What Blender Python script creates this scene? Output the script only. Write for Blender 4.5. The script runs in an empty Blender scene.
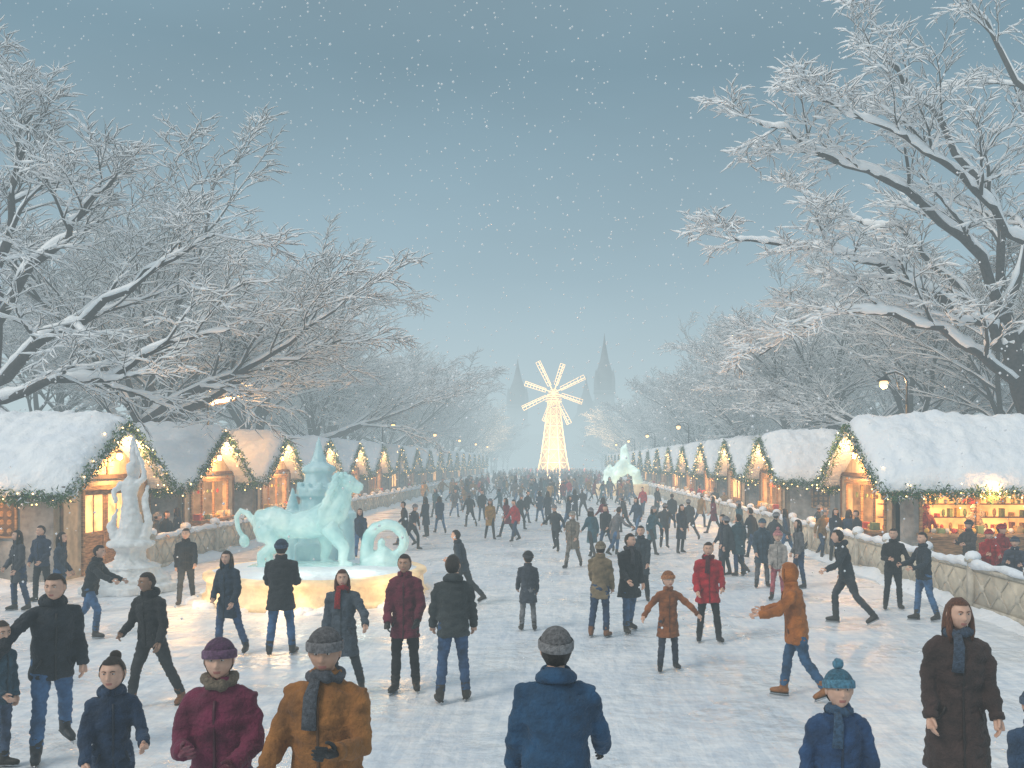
import bpy, math, random, time
import numpy as np
from mathutils import Vector, Matrix, noise, Quaternion
T0=time.time()
R=random.Random(7)
scene=bpy.context.scene
COL=scene.collection
rad=math.radians
CAMH=3.0; F=900.0; VX=555.0; HY=462.0

# ------------------------------------------------------------------ materials
def N(nt,t,**k):
    n=nt.nodes.new(t)
    for a,b in k.items(): setattr(n,a,b)
    return n
_mc={}
def mat(name,col,rough=.8,var=.15,vs=6.,bump=.0,bs=20.,emi=None,es=0.,metal=0.,sub=0.,trans=0.,stretch=None,col2=None,sheen=0.,detail=4.,bd=.03):
    if name in _mc: return _mc[name]
    m=bpy.data.materials.new(name); m.use_nodes=True; nt=m.node_tree
    b=nt.nodes['Principled BSDF']
    tc=N(nt,'ShaderNodeTexCoord')
    src=tc.outputs['Object']
    if stretch:
        mp=N(nt,'ShaderNodeMapping'); mp.inputs['Scale'].default_value=stretch
        nt.links.new(src,mp.inputs[0]); src=mp.outputs[0]
    no=N(nt,'ShaderNodeTexNoise'); no.inputs['Scale'].default_value=vs; no.inputs['Detail'].default_value=detail
    nt.links.new(src,no.inputs['Vector'])
    cr=N(nt,'ShaderNodeValToRGB')
    c2=col2 if col2 else tuple(max(0,c*(1-2*var)) for c in col)
    c1=col if col2 else tuple(min(1,c*(1+var)) for c in col)
    cr.color_ramp.elements[0].position=.32; cr.color_ramp.elements[1].position=.68
    cr.color_ramp.elements[0].color=(*c2,1); cr.color_ramp.elements[1].color=(*c1,1)
    nt.links.new(no.outputs[0],cr.inputs[0]); nt.links.new(cr.outputs[0],b.inputs['Base Color'])
    b.inputs['Roughness'].default_value=rough; b.inputs['Metallic'].default_value=metal
    if sub: 
        b.inputs['Subsurface Weight'].default_value=sub; b.inputs['Subsurface Radius'].default_value=(.05,.06,.08)
    if trans: b.inputs['Transmission Weight'].default_value=trans; b.inputs['IOR'].default_value=1.31
    if sheen: b.inputs['Sheen Weight'].default_value=sheen
    if bump:
        n2=N(nt,'ShaderNodeTexNoise'); n2.inputs['Scale'].default_value=bs; n2.inputs['Detail'].default_value=5
        nt.links.new(src,n2.inputs['Vector'])
        bp=N(nt,'ShaderNodeBump'); bp.inputs['Strength'].default_value=bump; bp.inputs['Distance'].default_value=bd
        nt.links.new(n2.outputs[0],bp.inputs['Height']); nt.links.new(bp.outputs[0],b.inputs['Normal'])
    if emi:
        b.inputs['Emission Strength'].default_value=es
        cr2=N(nt,'ShaderNodeValToRGB')
        cr2.color_ramp.elements[0].position=.35; cr2.color_ramp.elements[1].position=.65
        cr2.color_ramp.elements[0].color=(*[c*.45 for c in emi],1); cr2.color_ramp.elements[1].color=(*emi,1)
        nt.links.new(no.outputs[0],cr2.inputs[0]); nt.links.new(cr2.outputs[0],b.inputs['Emission Color'])
        m.cycles.emission_sampling='NONE'
    _mc[name]=m; return m

SNOW=mat('snow',(.91,.92,.94),rough=.75,col2=(.80,.84,.90),vs=2.,bump=.8,bs=5.,bd=.09,detail=7)
TSNOW=mat('branch_snow',(.93,.95,.98),rough=.8,var=.03)
BARK=mat('bark',(.042,.036,.038),rough=.9,vs=8.,var=.3,bump=.6,bs=30.)
WALL=mat('plaster_wall',(.34,.32,.30),rough=.9,vs=3.,var=.25,bump=.7,bs=12.)
WOODW=mat('warm_timber',(.42,.24,.11),rough=.7,vs=4.,var=.3,bump=.4,bs=20.,stretch=(1,1,6))
WOODD=mat('dark_timber',(.12,.075,.045),rough=.75,vs=5.,var=.3,bump=.4,bs=20.)
CREAM=mat('cream_facade',(.52,.42,.29),rough=.85,vs=4.,var=.15,bump=.3,bs=15.)
GREEN1=mat('fir_garland',(.075,.17,.05),rough=.8,vs=9.,var=.3)
GREEN2=mat('fir_garland_dark',(.035,.09,.035),rough=.8,vs=9.,var=.3)
BULB=mat('fairy_bulb',(1,.8,.5),emi=(1,.58,.20),es=13.,var=.02)
GLOW=mat('glowing_back_wall',(.6,.38,.18),emi=(1,.43,.11),es=2.3,vs=2.5,detail=2.)  # back wall's emission stands in for lamplight inside the kiosk
GLASSW=mat('lit_glass',(.6,.4,.2),emi=(1,.52,.17),es=2.2,vs=3.,rough=.2,detail=2.)
METAL=mat('dark_metal',(.04,.045,.05),rough=.5,metal=.6)
STEEL=mat('steel_blade',(.6,.62,.65),rough=.25,metal=1.)
FENCE=mat('fence_stone',(.56,.50,.41),rough=.85,vs=5.,var=.15,bump=.5,bs=16.)
GOODS=[mat('goods_%d'%i,c,rough=.6) for i,c in enumerate([(.6,.08,.05),(.7,.45,.1),(.2,.28,.12),(.75,.7,.6),(.35,.16,.07),(.5,.32,.12)])]

# ------------------------------------------------------------------ mesh builder
class MB:
    def __init__(s): s.v=[];s.f=[];s.m=[];s.mats=[]
    def mi(s,m):
        if m not in s.mats: s.mats.append(m)
        return s.mats.index(m)
    def add(s,V,Fs,m,M=None):
        o=len(s.v); k=s.mi(m) if m else 0
        if M is not None: V=[M@Vector(v) for v in V]
        s.v.extend([tuple(v) for v in V]); s.f.extend([tuple(i+o for i in f) for f in Fs]); s.m.extend([k]*len(Fs))
    def tube(s,pts,rs,n=8,m=None,ref=(0,1,0),caps=True,M=None,phase=0.):
        pts=[Vector(p) for p in pts]; V=[];Fs=[]
        side=None
        for i,p in enumerate(pts):
            t=(pts[min(i+1,len(pts)-1)]-pts[max(i-1,0)])
            if t.length<1e-7: t=Vector((0,0,1))
            t.normalize()
            if side is None:
                side=t.cross(Vector(ref))
                if side.length<1e-3: side=t.cross(Vector((1,0,0)))
                if side.length<1e-3: side=t.cross(Vector((0,0,1)))
            else: side=side-t*side.dot(t)
            side.normalize(); up=side.cross(t)
            r=rs[i]; a,b=(r if isinstance(r,tuple) else (r,r))
            for k in range(n):
                an=2*math.pi*k/n+phase
                V.append(p+side*(a*math.cos(an))+up*(b*math.sin(an)))
        for i in range(len(pts)-1):
            for k in range(n):
                k2=(k+1)%n
                Fs.append((i*n+k,i*n+k2,(i+1)*n+k2,(i+1)*n+k))
        if caps:
            Fs.append(tuple(range(n-1,-1,-1))); Fs.append(tuple((len(pts)-1)*n+k for k in range(n)))
        s.add(V,Fs,m,M)
    def box(s,lo,hi,m=None,M=None):
        (a,b,c),(d,e,f)=lo,hi
        V=[(a,b,c),(d,b,c),(d,e,c),(a,e,c),(a,b,f),(d,b,f),(d,e,f),(a,e,f)]
        s.add(V,[(0,3,2,1),(4,5,6,7),(0,1,5,4),(1,2,6,5),(2,3,7,6),(3,0,4,7)],m,M)
    def sph(s,c,r,nu=12,nv=8,m=None,M=None,fn=None):
        if not isinstance(r,tuple): r=(r,r,r)
        V=[];Fs=[]
        for j in range(1,nv):
            th=math.pi*j/nv
            for i in range(nu):
                ph=2*math.pi*i/nu
                d=(math.sin(th)*math.cos(ph),math.sin(th)*math.sin(ph),math.cos(th))
                k=fn(d) if fn else 1.
                V.append((c[0]+r[0]*d[0]*k,c[1]+r[1]*d[1]*k,c[2]+r[2]*d[2]*k))
        V.append((c[0],c[1],c[2]+r[2])); V.append((c[0],c[1],c[2]-r[2]))
        for j in range(nv-2):
            for i in range(nu):
                i2=(i+1)%nu
                Fs.append((j*nu+i,(j+1)*nu+i,(j+1)*nu+i2,j*nu+i2))
        a=len(V)-2;b=a+1
        for i in range(nu):
            i2=(i+1)%nu
            Fs.append((a,i,i2)); Fs.append((b,(nv-2)*nu+i2,(nv-2)*nu+i))
        s.add(V,Fs,m,M)
    def lathe(s,prof,n,m,c=(0,0,0),fn=None):
        V=[];Fs=[]
        for (r,z) in prof:
            for k in range(n):
                an=2*math.pi*k/n; rr=r*(fn(an,z) if fn else 1)
                V.append((c[0]+rr*math.cos(an),c[1]+rr*math.sin(an),c[2]+z))
        for i in range(len(prof)-1):
            for k in range(n):
                k2=(k+1)%n; Fs.append((i*n+k,i*n+k2,(i+1)*n+k2,(i+1)*n+k))
        Fs.append(tuple(range(n-1,-1,-1))); Fs.append(tuple((len(prof)-1)*n+k for k in range(n)))
        s.add(V,Fs,m)
    def mesh(s,name,smooth=True):
        me=bpy.data.meshes.new(name); me.from_pydata(s.v,[],s.f)
        for m in s.mats: me.materials.append(m)
        if len(s.mats)>1: me.polygons.foreach_set('material_index',s.m)
        if smooth: me.polygons.foreach_set('use_smooth',[True]*len(s.f))
        me.update(); return me
def obj(name,me,loc=(0,0,0),rz=0,sc=1,parent=None):
    o=bpy.data.objects.new(name,me); COL.objects.link(o); o.location=loc; o.rotation_euler=(0,0,rz)
    o.scale=(sc,sc,sc) if not isinstance(sc,tuple) else sc
    if parent: o.parent=parent
    return o
def remesh(mb,vox,sm=3,fac=.5):
    me=bpy.data.meshes.new('t'); me.from_pydata(mb.v,[],mb.f)
    o=bpy.data.objects.new('t',me); COL.objects.link(o)
    a=o.modifiers.new('r','REMESH'); a.mode='VOXEL'; a.voxel_size=vox
    if sm: b=o.modifiers.new('s','SMOOTH'); b.iterations=sm; b.factor=fac
    dg=bpy.context.evaluated_depsgraph_get(); e=o.evaluated_get(dg); m2=e.to_mesh()
    n=len(m2.vertices); V=np.empty(n*3); m2.vertices.foreach_get('co',V); V=V.reshape(-1,3)
    Nn=np.empty(n*3); m2.vertices.foreach_get('normal',Nn); Nn=Nn.reshape(-1,3)
    Fs=[tuple(p.vertices) for p in m2.polygons]
    e.to_mesh_clear(); bpy.data.objects.remove(o); bpy.data.meshes.remove(me)
    return V,Nn,Fs
def wrinkle(V,Nn,amp,fr,zs=1.6,off=0.,quilt=0.):
    out=[]
    for v,n in zip(V,Nn):
        p=Vector((v[0]*fr+off,v[1]*fr,v[2]*fr*zs))
        q=noise.noise(p*2.3)
        d=amp*(noise.noise(p)*1.3+.5*q+1.1*(.33-abs(q))*(.8 if amp<.02 else 0))
        if quilt: d+=quilt*(abs(math.sin(v[2]*math.pi/.085))-.6)
        out.append((v[0]+n[0]*d,v[1]+n[1]*d,v[2]+n[2]*d))
    return out

# ------------------------------------------------------------------ people
def g(x,s): return math.exp(-(x/s)**2)
def head_grid(nu,nv):
    V=[];Fs=[]
    for j in range(nv+1):
        th=math.pi*j/nv
        for i in range(nu):
            ph=2*math.pi*i/nu+math.pi/2
            dx,dy,dz=math.sin(th)*math.cos(ph),math.sin(th)*math.sin(ph),math.cos(th)
            x=.082*dx; y=.098*dy-(.004 if dy<0 else 0); z=.115*dz
            if dz<0:
                x*=1-.25*(-dz)**1.6; 
                if dy<0: y*=1-.35*(-dz)**1.3
            if dy>0:
                y=y*.93
                y+=.024*g(x,.011)*g(z+.022,.014)+.011*g(x,.009)*g(z-.005,.022)
                y-=.009*g(abs(x)-.031,.015)*g(z-.016,.013)
                y+=.005*g(z-.038,.010)*g(x,.05)
                y+=.006*g(x,.022)*g(z+.060,.011)-.005*g(x,.02)*g(z+.060,.003)
                y+=.010*g(x,.022)*g(z+.100,.018)
                y+=.004*g(abs(x)-.045,.018)*g(z+.02,.02)
            V.append((x,y,z))
    for j in range(nv):
        for i in range(nu):
            i2=(i+1)%nu
            Fs.append((j*nu+i,(j+1)*nu+i,(j+1)*nu+i2,j*nu+i2))
    return V,Fs
HG={1:head_grid(56,48),0:head_grid(16,12)}
def make_hand(vox):
    m=MB()
    m.tube([(0,0,.03),(0,0,0),(0,.002,-.03),(-.002,.002,-.07),(-.004,0,-.088)],[(.022,.026),(.02,.03),(.016,.038),(.015,.041),(.012,.038)],10,None,ref=(1,0,0))
    for y,L,c in [(.031,.068,.24),(.0105,.078,.28),(-.0105,.072,.32),(-.031,.056,.38)]:
        p=Vector((-.003,y,-.075)); a=.12; pts=[p.copy()]; 
        for k,f in enumerate((.42,.33,.25)):
            a+=c; p=p+Vector((-math.sin(a),y*.5,-math.cos(a)))*L*f; pts.append(p.copy())
        m.tube(pts,[.0100,.0095,.0088,.0065],7)
    m.tube([(0,.022,-.015),(-.008,.045,-.038),(-.016,.055,-.062),(-.022,.056,-.082)],[.015,.012,.0105,.008],7)
    return remesh(m,vox,1,.5)
HAND={1:make_hand(.0045),0:make_hand(.011)}
def cmat(kind,col):
    nm='%s_%d_%d_%d'%((kind,)+tuple(int(c*255) for c in col))
    if kind=='coat': return mat(nm,col,rough=.82,var=.22,vs=7,bump=.7,bs=45,sheen=.05)
    if kind=='denim': return mat(nm,col,rough=.85,var=.3,vs=7,bump=.6,bs=80)
    if kind=='skin': return mat(nm,col,rough=.5,var=.06,vs=25,bump=.08,bs=90,sub=.12)
    if kind=='hair': return mat(nm,col,rough=.55,var=.35,vs=30,bump=.6,bs=60,stretch=(6,6,1))
    if kind=='knit': return mat(nm,col,rough=.9,var=.25,vs=40,bump=.9,bs=110,sheen=.08)
    if kind=='leather': return mat(nm,col,rough=.5,var=.2,vs=20,bump=.3,bs=60)
EYEW=mat('eye_white',(.62,.6,.57),rough=.3,var=.02); EYED=mat('eye_dark',(.03,.02,.015),rough=.2)
LIPS=mat('lips',(.45,.17,.14),rough=.45,var=.05)
SK=(.66,.40,.29); SK2=(.50,.29,.20); SK3=(.3,.17,.11)
def person(coat=(.02,.022,.03),hem=.8,pants=(.08,.12,.2),boots=(.03,.025,.02),skin=SK,hair=(.03,.02,.015),hat=None,hatc=(.2,.2,.22),
           legR=None,legL=None,armR=None,armL=None,lean=2,hy=None,hp=0,bulk=1.,fem=False,child=False,
           glove=None,scarf=None,quilt=0.,longhair=False,bun=False,fur=False,skate=True,det=1,vox=.016,zipc=None,hood=False,seed=0):
    mb=MB(); off=seed*3.7
    jr=random.Random(seed*31+5); u=jr.uniform
    if legR is None:
        w=u(2,9); legR=(w,u(4,12),u(3,7))
        if legL is None: legL=(-u(2,7),u(3,8),u(3,7))
    if legL is None: legL=(-3,5,4)
    if armR is None: armR=(u(-4,16),u(5,11),u(14,50),u(.05,.3))
    if armL is None: armL=(u(-4,16),u(5,11),u(14,45),u(.05,.3))
    if hy is None: hy=u(-22,22)
    cm=cmat('coat',coat); pm=cmat('denim',pants); bm_=cmat('leather',boots); sm=cmat('skin',skin); hm=cmat('hair',hair)
    P0=Vector((0,0,.93)); 
    def T(p):
        p=Vector(p); k=max(0,min(1,(p.z-.86)/.12)); a=rad(lean)*k
        q=p-P0; return P0+Vector((q.x,q.y*math.cos(a)+q.z*math.sin(a),-q.y*math.sin(a)+q.z*math.cos(a)))
    wf=.92 if fem else 1.
    pl=MB(); bt=MB(); ss=[]
    pl.tube([(0,0,1.02),(0,-.01,.95),(0,-.015,.88),(0,-.005,.83)],[(.14,.10),(.155,.115),(.165,.12),(.12,.09)],14)
    minz=9
    for s,lg in ((1,legR),(-1,legL)):
        a,k,sp=[rad(q) for q in lg]
        hip=Vector((s*.085,0,.89))
        d1=Vector((s*math.sin(sp),math.sin(a),-math.cos(a))).normalized(); kn=hip+d1*.41
        th=a-k
        d2=Vector((s*math.sin(sp)*.8,math.sin(th),-math.cos(th))).normalized(); an=kn+d2*.40
        pl.tube([hip+Vector((0,0,.05)),hip+d1*.08,hip+d1*.24,kn-d1*.03+Vector((0,.01,0)),kn+d2*.04,kn+d2*.15,an-d2*.1,an-d2*.02],
                [.088*bulk,.096,.082,.066,.064,.066,.059,.060],10,ref=(1,0,0))
        p=max(0,-th-rad(12))*.85
        c_,s_=math.cos(p),math.sin(p)
        def fp(y,z,x=0,an=an,c_=c_,s_=s_,s=s):
            return an+Vector((x+s*.25*y,y*c_+z*s_,-y*s_+z*c_))
        bt.tube([an-d2*.12,an-d2*.02,fp(-.005,-.03),fp(-.03,-.05)],[.060,.058,.054,.047],10,ref=(1,0,0))
        bt.tube([fp(-.065,-.045),fp(-.045,-.045),fp(.02,-.043),fp(.09,-.052),fp(.15,-.058),fp(.185,-.062)],[(.022,.026),(.040,.045),(.044,.048),(.049,.040),(.043,.031),(.018,.016)],12,ref=(0,0,1))
        ss.append((fp,an))
        for q in (fp(-.06,-.09),fp(.17,-.09)): minz=min(minz,q.z)
    bl=.035 if skate else 0.
    zs=-minz+bl
    V,Nn,Fs=remesh(pl,vox,3); mb.add(wrinkle(V,Nn,.011,12,2.4,off) if det else V,Fs,pm)
    V,Nn,Fs=remesh(bt,vox*.8,2); mb.add(V,Fs,bm_)
    for fp,an in ss:
        if skate and det:
            q=[fp(-.06,-.085,-.004),fp(.17,-.085,-.004),fp(.17,-.085,.004),fp(-.06,-.085,.004)]
            w=[fp(-.07,-.125,-.002),fp(.19,-.125,-.002),fp(.19,-.125,.002),fp(-.07,-.125,.002)]
            mb.add(q+w,[(0,1,2,3),(7,6,5,4),(0,4,5,1),(1,5,6,2),(2,6,7,3),(3,7,4,0)],STEEL)
        mb.tube([fp(-.06,-.086),fp(.05,-.088),fp(.17,-.086)],[(.036,.009),(.042,.009),(.032,.009)],8,cmat('leather',(.03,.025,.02)),ref=(0,0,1))
    jk=MB(); b=bulk*wf
    rings=[]
    if hem<.7:
        rings+= [(hem,.215*b,.170*b),((hem+.8)/2,.200*b,.158*b),(.84,.186*b,.142*b)]
    else:
        rings+= [(hem,.178*b,.128*b),(hem+.05,.184*b,.136*b)]
    waist=.148 if fem else .166
    rings+= [(.96,(.172)*b,.13*b),(1.08,waist*b,.12*b),(1.22,.176*b,.13*b),(1.34,.188*b,.126*b),(1.41,.160*b,.105*b),(1.46,.098,.085),(1.505,.068,.07)]
    pr=[T((0,0,z)) for z,_,_ in rings]
    jk.tube(pr,[(x,y) for _,x,y in rings],18,ref=(0,1,0))
    jk.tube([T((0,0,1.45)),T((0,.0,1.50)),T((0,.004,1.54))],[.074,.076,.072],14)
    hands=[]
    for s,ar in ((1,armR),(-1,armL)):
        fa,ab,el,inw=ar; fa,ab,el=rad(fa),rad(ab),rad(el)
        sh=T((s*.170*wf*min(bulk,1.1),0,1.378))
        d1=Vector((s*math.sin(ab),math.sin(fa)*math.cos(ab),-math.cos(fa)*math.cos(ab))).normalized(); e=sh+d1*.285
        f2=fa+el
        d2=Vector((s*math.sin(ab)*.7-s*inw,math.sin(f2)*math.cos(ab*.7),-math.cos(f2)*math.cos(ab*.7))).normalized(); w=e+d2*.245
        k=.62+.38*bulk
        jk.tube([sh+Vector((-s*.07,0,.03)),sh+Vector((0,0,.004)),sh+d1*.08,e-d1*.05,e+d2*.01,e+d2*.09,w-d2*.02,w],[.058*k,.066*k,.066*k,.058*k,.058*k,.057*k,.047*k,.046*k],12,ref=(1,0,0))
        hands.append((s,w,d2))
    V,Nn,Fs=remesh(jk,vox,4)
    mb.add(wrinkle(V,Nn,.017,8.5,1.7,off,quilt) if det else V,Fs,cm)
    if det:
        dk=cmat('leather',zipc or tuple(c*.4 for c in coat))
        zp=[T((0,y*.985+.006,z)) for (z,x,y) in rings[:-2]]
        mb.tube(zp,[(.010,.009)]*len(zp),6,dk,ref=(0,1,0))
        pz=max(hem+.10,.86)
        for s in (-1,1):
            mb.tube([T((s*.105*b,.116*b,pz+.10)),T((s*.135*b,.097*b,pz))],[(.010,.010)]*2,6,dk)
        cp=[T(((.082)*math.sin(a),.082*math.cos(a)+.002,1.50+.010*math.cos(a))) for a in [2*math.pi*i/20 for i in range(1,20)]]
        mb.tube(cp,[(.014,.036)]*len(cp),8,cm,ref=(0,0,1))
    gm=cmat('leather',glove) if glove else sm
    HVV,HN,HF=HAND[1 if det else 0]
    for s,w,d in hands:
        q=Vector((0,0,-1)).rotation_difference(d).to_matrix()
        Vv=[w+q@(Vector((v[0]*s,v[1],v[2]))*(1.1 if glove else 1.0)) for v in HVV]
        Ff=HF if s>0 else [f[::-1] for f in HF]
        mb.add(Vv,Ff,gm)
        if det: mb.tube([w-d*.04,w+d*.006],[.050*(.62+.38*bulk)]*2,12,cm,ref=(1,0,0))
    hs=1.25 if child else (1.06 if not fem else 1.02)
    hc=T((0,.018,1.635))+Vector((0,0,(hs-1)*.11))
    HM=Matrix.Translation(hc)@Matrix.Rotation(rad(hy),4,'Z')@Matrix.Rotation(rad(-hp-lean*.3),4,'X')@Matrix.Scale(hs,4)
    mb.tube([T((0,-.005,1.44)),T((0,0,1.53)),hc+Vector((0,-.012,-.03))],[.058,.053,.052],12,sm)
    Vh,Fh=HG[1 if det else 0]
    fl=[];fn=[]
    for f in Fh:
        c=sum((Vector(Vh[i]) for i in f),Vector())/4
        if det and c.y>.05 and abs(c.x)<.024-(abs(c.z+.060)*.9) and abs(c.z+.060)<.010: fl.append(f)
        else: fn.append(f)
    mb.add(Vh,fn,sm,HM)
    if fl: mb.add(Vh,fl,LIPS,HM)
    if det:
        for s in (-1,1):
            mb.sph((s*.031,.0755,.016),(.0125,.0105,.0070),10,8,EYEW,HM)
            mb.sph((s*.0305,.0845,.0155),(.0048,.0030,.0052),8,6,EYED,HM)
            mb.tube([(s*.014,.091,.030),(s*.03,.092,.036),(s*.047,.083,.032)],[(.002,.0025),(.003,.003),(.0015,.002)],6,hm,M=HM,ref=(0,0,1))
            mb.tube([(s*.019,.0865,.021),(s*.031,.0890,.0255),(s*.044,.0805,.021)],[.0022,.0028,.002],5,sm,M=HM)
            mb.sph((s*.082,-.004,-.002),(.010,.019,.030),10,8,sm,HM)
    if hat!='hood':
        hv=[]
        for v in Vh:
            n=1.08+.06*noise.noise(Vector(v)*38+Vector((off,0,0)))
            hv.append((v[0]*n,v[1]*n-.003,v[2]*n+.002))
        lim=.0 if not (fem or longhair) else .02
        hf=[f for f in Fh if ((lambda c:(c.z>.068 and c.y<.085) or (c.y<lim+.25*c.z and c.z>(-.075 if not longhair else -.12)))(sum((Vector(Vh[i]) for i in f),Vector())/4))]
        mb.add(hv,hf,hm,HM)
        if longhair:
            mb.tube([(0,-.045,.06),(0,-.055,-.02),(0,-.062,-.10),(0,-.068,-.19),(0,-.072,-.25)],[(.075,.055),(.092,.062),(.098,.06),(.095,.045),(.06,.02)],14,hm,M=HM)
            for s in (-1,1): mb.tube([(s*.07,.01,.05),(s*.083,.02,-.03),(s*.085,.03,-.12),(s*.078,.04,-.2)],[.018,.024,.026,.012],8,hm,M=HM)
        if bun: mb.sph((0,-.07,.115),.042,12,8,hm,HM,fn=lambda d:1+.1*noise.noise(Vector(d)*4))
    if hat=='beanie' or hat=='pom':
        km=cmat('knit',hatc)
        V=[];Fs=[];nu=48 if det else 12;nv=9
        for j in range(nv+1):
            t=j/nv*math.pi/2
            for i in range(nu):
                ph=2*math.pi*i/nu; rr=1+(.02*math.sin(ph*16) if det else 0)
                V.append((.094*math.cos(t)*math.cos(ph)*rr,-.008+.112*math.cos(t)*math.sin(ph)*rr,.032+.108*math.sin(t)))
        for j in range(nv):
            for i in range(nu):
                i2=(i+1)%nu; Fs.append((j*nu+i,j*nu+i2,(j+1)*nu+i2,(j+1)*nu+i))
        tilt=Matrix.Rotation(rad(8),4,'X')
        mb.add(V,Fs,km,HM@tilt)
        k2=cmat('knit',tuple(min(1,c*1.5+.03) for c in hatc))
        V=[];Fs=[]
        for zz,kk in ((.012,1.05),(.02,1.08),(.055,1.08),(.066,1.0)):
            for i in range(36):
                ph=2*math.pi*i/36; V.append((.096*kk*math.cos(ph),-.008+.114*kk*math.sin(ph),zz))
        for j in range(3):
            for i in range(36): Fs.append((j*36+i,j*36+(i+1)%36,(j+1)*36+(i+1)%36,(j+1)*36+i))
        mb.add(V,Fs,k2,HM@tilt)
        if hat=='pom': mb.sph((0,-.02,.165),.036,14,10,k2,HM,fn=lambda d:1+.25*noise.noise(Vector(d)*7))
    if hat=='hood':
        V=[];Fs=[]
        nu,nv=28,20
        for j in range(nv+1):
            th=math.pi*j/nv
            for i in range(nu):
                ph=2*math.pi*i/nu
                d=Vector((math.sin(th)*math.cos(ph),math.sin(th)*math.sin(ph),math.cos(th)))
                k=1+.05*noise.noise(d*3)
                V.append((.108*d.x*k,-.012+.122*d.y*k,-.005+.140*d.z*k))
        for j in range(nv):
            for i in range(nu):
                f=(j*nu+i,(j+1)*nu+i,(j+1)*nu+(i+1)%nu,j*nu+(i+1)%nu)
                c=sum((Vector(V[q]) for q in f),Vector())/4
                if not(c.y>.045 and c.z<.10): Fs.append(f)
        mb.add(V,Fs,cm,HM)
        ring=[(.086*math.cos(2*math.pi*i/20),.05+.01*math.cos(4*math.pi*i/20),-.005+.105*math.sin(2*math.pi*i/20)) for i in range(21)]
        mb.tube(ring,[.017]*21,8,cm,M=HM,caps=False)
    if hood and hat!='hood':
        hp_=[T((.10*math.cos(a),-.02-.085*math.sin(a) if math.sin(a)>0 else -.02-.05*math.sin(a),1.475+.035*max(0,math.sin(a)))) for a in [2*math.pi*i/20 for i in range(21)]]
        mb.tube(hp_,[.028+.022*max(0,math.sin(2*math.pi*i/20)) for i in range(21)],10,cm,caps=False)
    if fur or scarf:
        fm=cmat('knit',scarf if scarf else (.22,.17,.12))
        rp=[T((.078*math.cos(a),.0+.080*math.sin(a),1.505+.012*math.sin(a*2+off))) for a in [2*math.pi*i/24 for i in range(25)]]
        t=MB(); t.tube(rp,[.036+.007*math.sin(i*1.9) for i in range(25)],10,None,caps=False)
        mb.add([tuple(Vector(v)+Vector((0,0,.014*noise.noise(Vector(v)*30)))) for v in t.v],t.f,fm)
        if scarf:
            mb.tube([T((.03,.10,1.50)),T((.035,.145*b,1.42)),T((.04,.15*b,1.32)),T((.045,.145*b,1.23))],[(.03,.018),(.04,.014),(.042,.012),(.045,.01)],10,fm)
    mb.v=[(x,y,z+zs) for x,y,z in mb.v]
    return mb

def pixels_to_ground(px,head,feet=None,H=None):
    """ground position (X,Y) and stature from image pixel coordinates of head and feet"""
    if H is None:
        Y=CAMH*F/(feet-HY); H=(feet-head)*Y/F
        Hc=max(1.62,min(1.84,H))
        if Hc!=H:
            Y=.5*Y+.5*F*(CAMH-Hc)/(head-HY); H=Hc
    else: Y=F*(CAMH-H)/(head-HY)
    return (px-VX)*Y/F,Y,H
def put(name,px,head,feet,yaw,H=None,at=None,**kw):
    X,Y,Hh=pixels_to_ground(px,head,feet,H) if not at else (at[0],at[1],H)
    kw.setdefault('seed',len(bpy.data.objects)%97)
    if Y>26: kw.setdefault('vox',.022)
    mb=person(**kw); me=mb.mesh(name)
    base=1.79 if not kw.get('child') else 1.84
    return obj(name,me,(X,Y,0),rad(yaw),Hh/base)

BLK=(.014,.017,.024); NVY=(.016,.035,.08); JEAN=(.055,.14,.29); DJ=(.025,.055,.12); DGR=(.035,.042,.05)
BB=(.20,.075,.025); GLB=(.02,.02,.022)
walkA=dict(legR=(24,8,4),legL=(-20,14,4),armR=(-18,8,18,.1),armL=(22,8,28,.1),lean=5)
walkB=dict(legL=(24,8,4),legR=(-20,14,4),armL=(-18,8,18,.1),armR=(22,8,28,.1),lean=5)
skA=dict(legR=(28,32,6),legL=(-22,20,10),armR=(-20,26,25,.1),armL=(30,26,35,.1),lean=13)
skB=dict(legL=(28,32,6),legR=(-22,20,10),armL=(-20,26,25,.1),armR=(30,26,35,.1),lean=13)
put('man_in_black_coat',52,572,742,-140,H=1.88,coat=(.015,.022,.032),pants=JEAN,hem=.74,legR=(14,8,6),legL=(-20,12,8),armR=(35,46,15,0),armL=(-6,10,26,.1),lean=9,hy=-35,hood=True,boots=BLK,bulk=1.1)
put('child_in_navy_jacket',112,657,None,-150,H=1.52,coat=(.015,.04,.09),child=True,bun=True,hair=(.03,.018,.012),armR=(10,10,35,.1),armL=(22,14,55,.2),fem=True,hood=True,hem=.76,bulk=1.1)
put('woman_in_maroon_coat',221,640,None,185,H=1.84,coat=(.16,.012,.05),fem=True,hat='beanie',hatc=(.11,.045,.10),fur=True,armR=(20,10,80,.55),armL=(12,10,66,.45),bulk=1.2,hem=.6,glove=(.15,.03,.05),skin=SK)
put('man_in_brown_coat',327,632,None,176,H=1.92,coat=(.30,.12,.025),hat='beanie',hatc=(.13,.125,.13),scarf=(.10,.11,.13),armR=(10,18,45,.15),armL=(24,12,74,.5),bulk=1.22,hem=.68,glove=GLB,skin=SK2,hp=6,hy=8)
put('man_in_blue_jacket',556,633,None,2,H=1.90,coat=(.010,.065,.15),hat='beanie',hatc=(.17,.165,.17),armR=(14,18,40,.1),armL=(4,12,30,.1),bulk=1.2,hem=.74,glove=GLB,hood=True,zipc=(.02,.02,.02))
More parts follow.
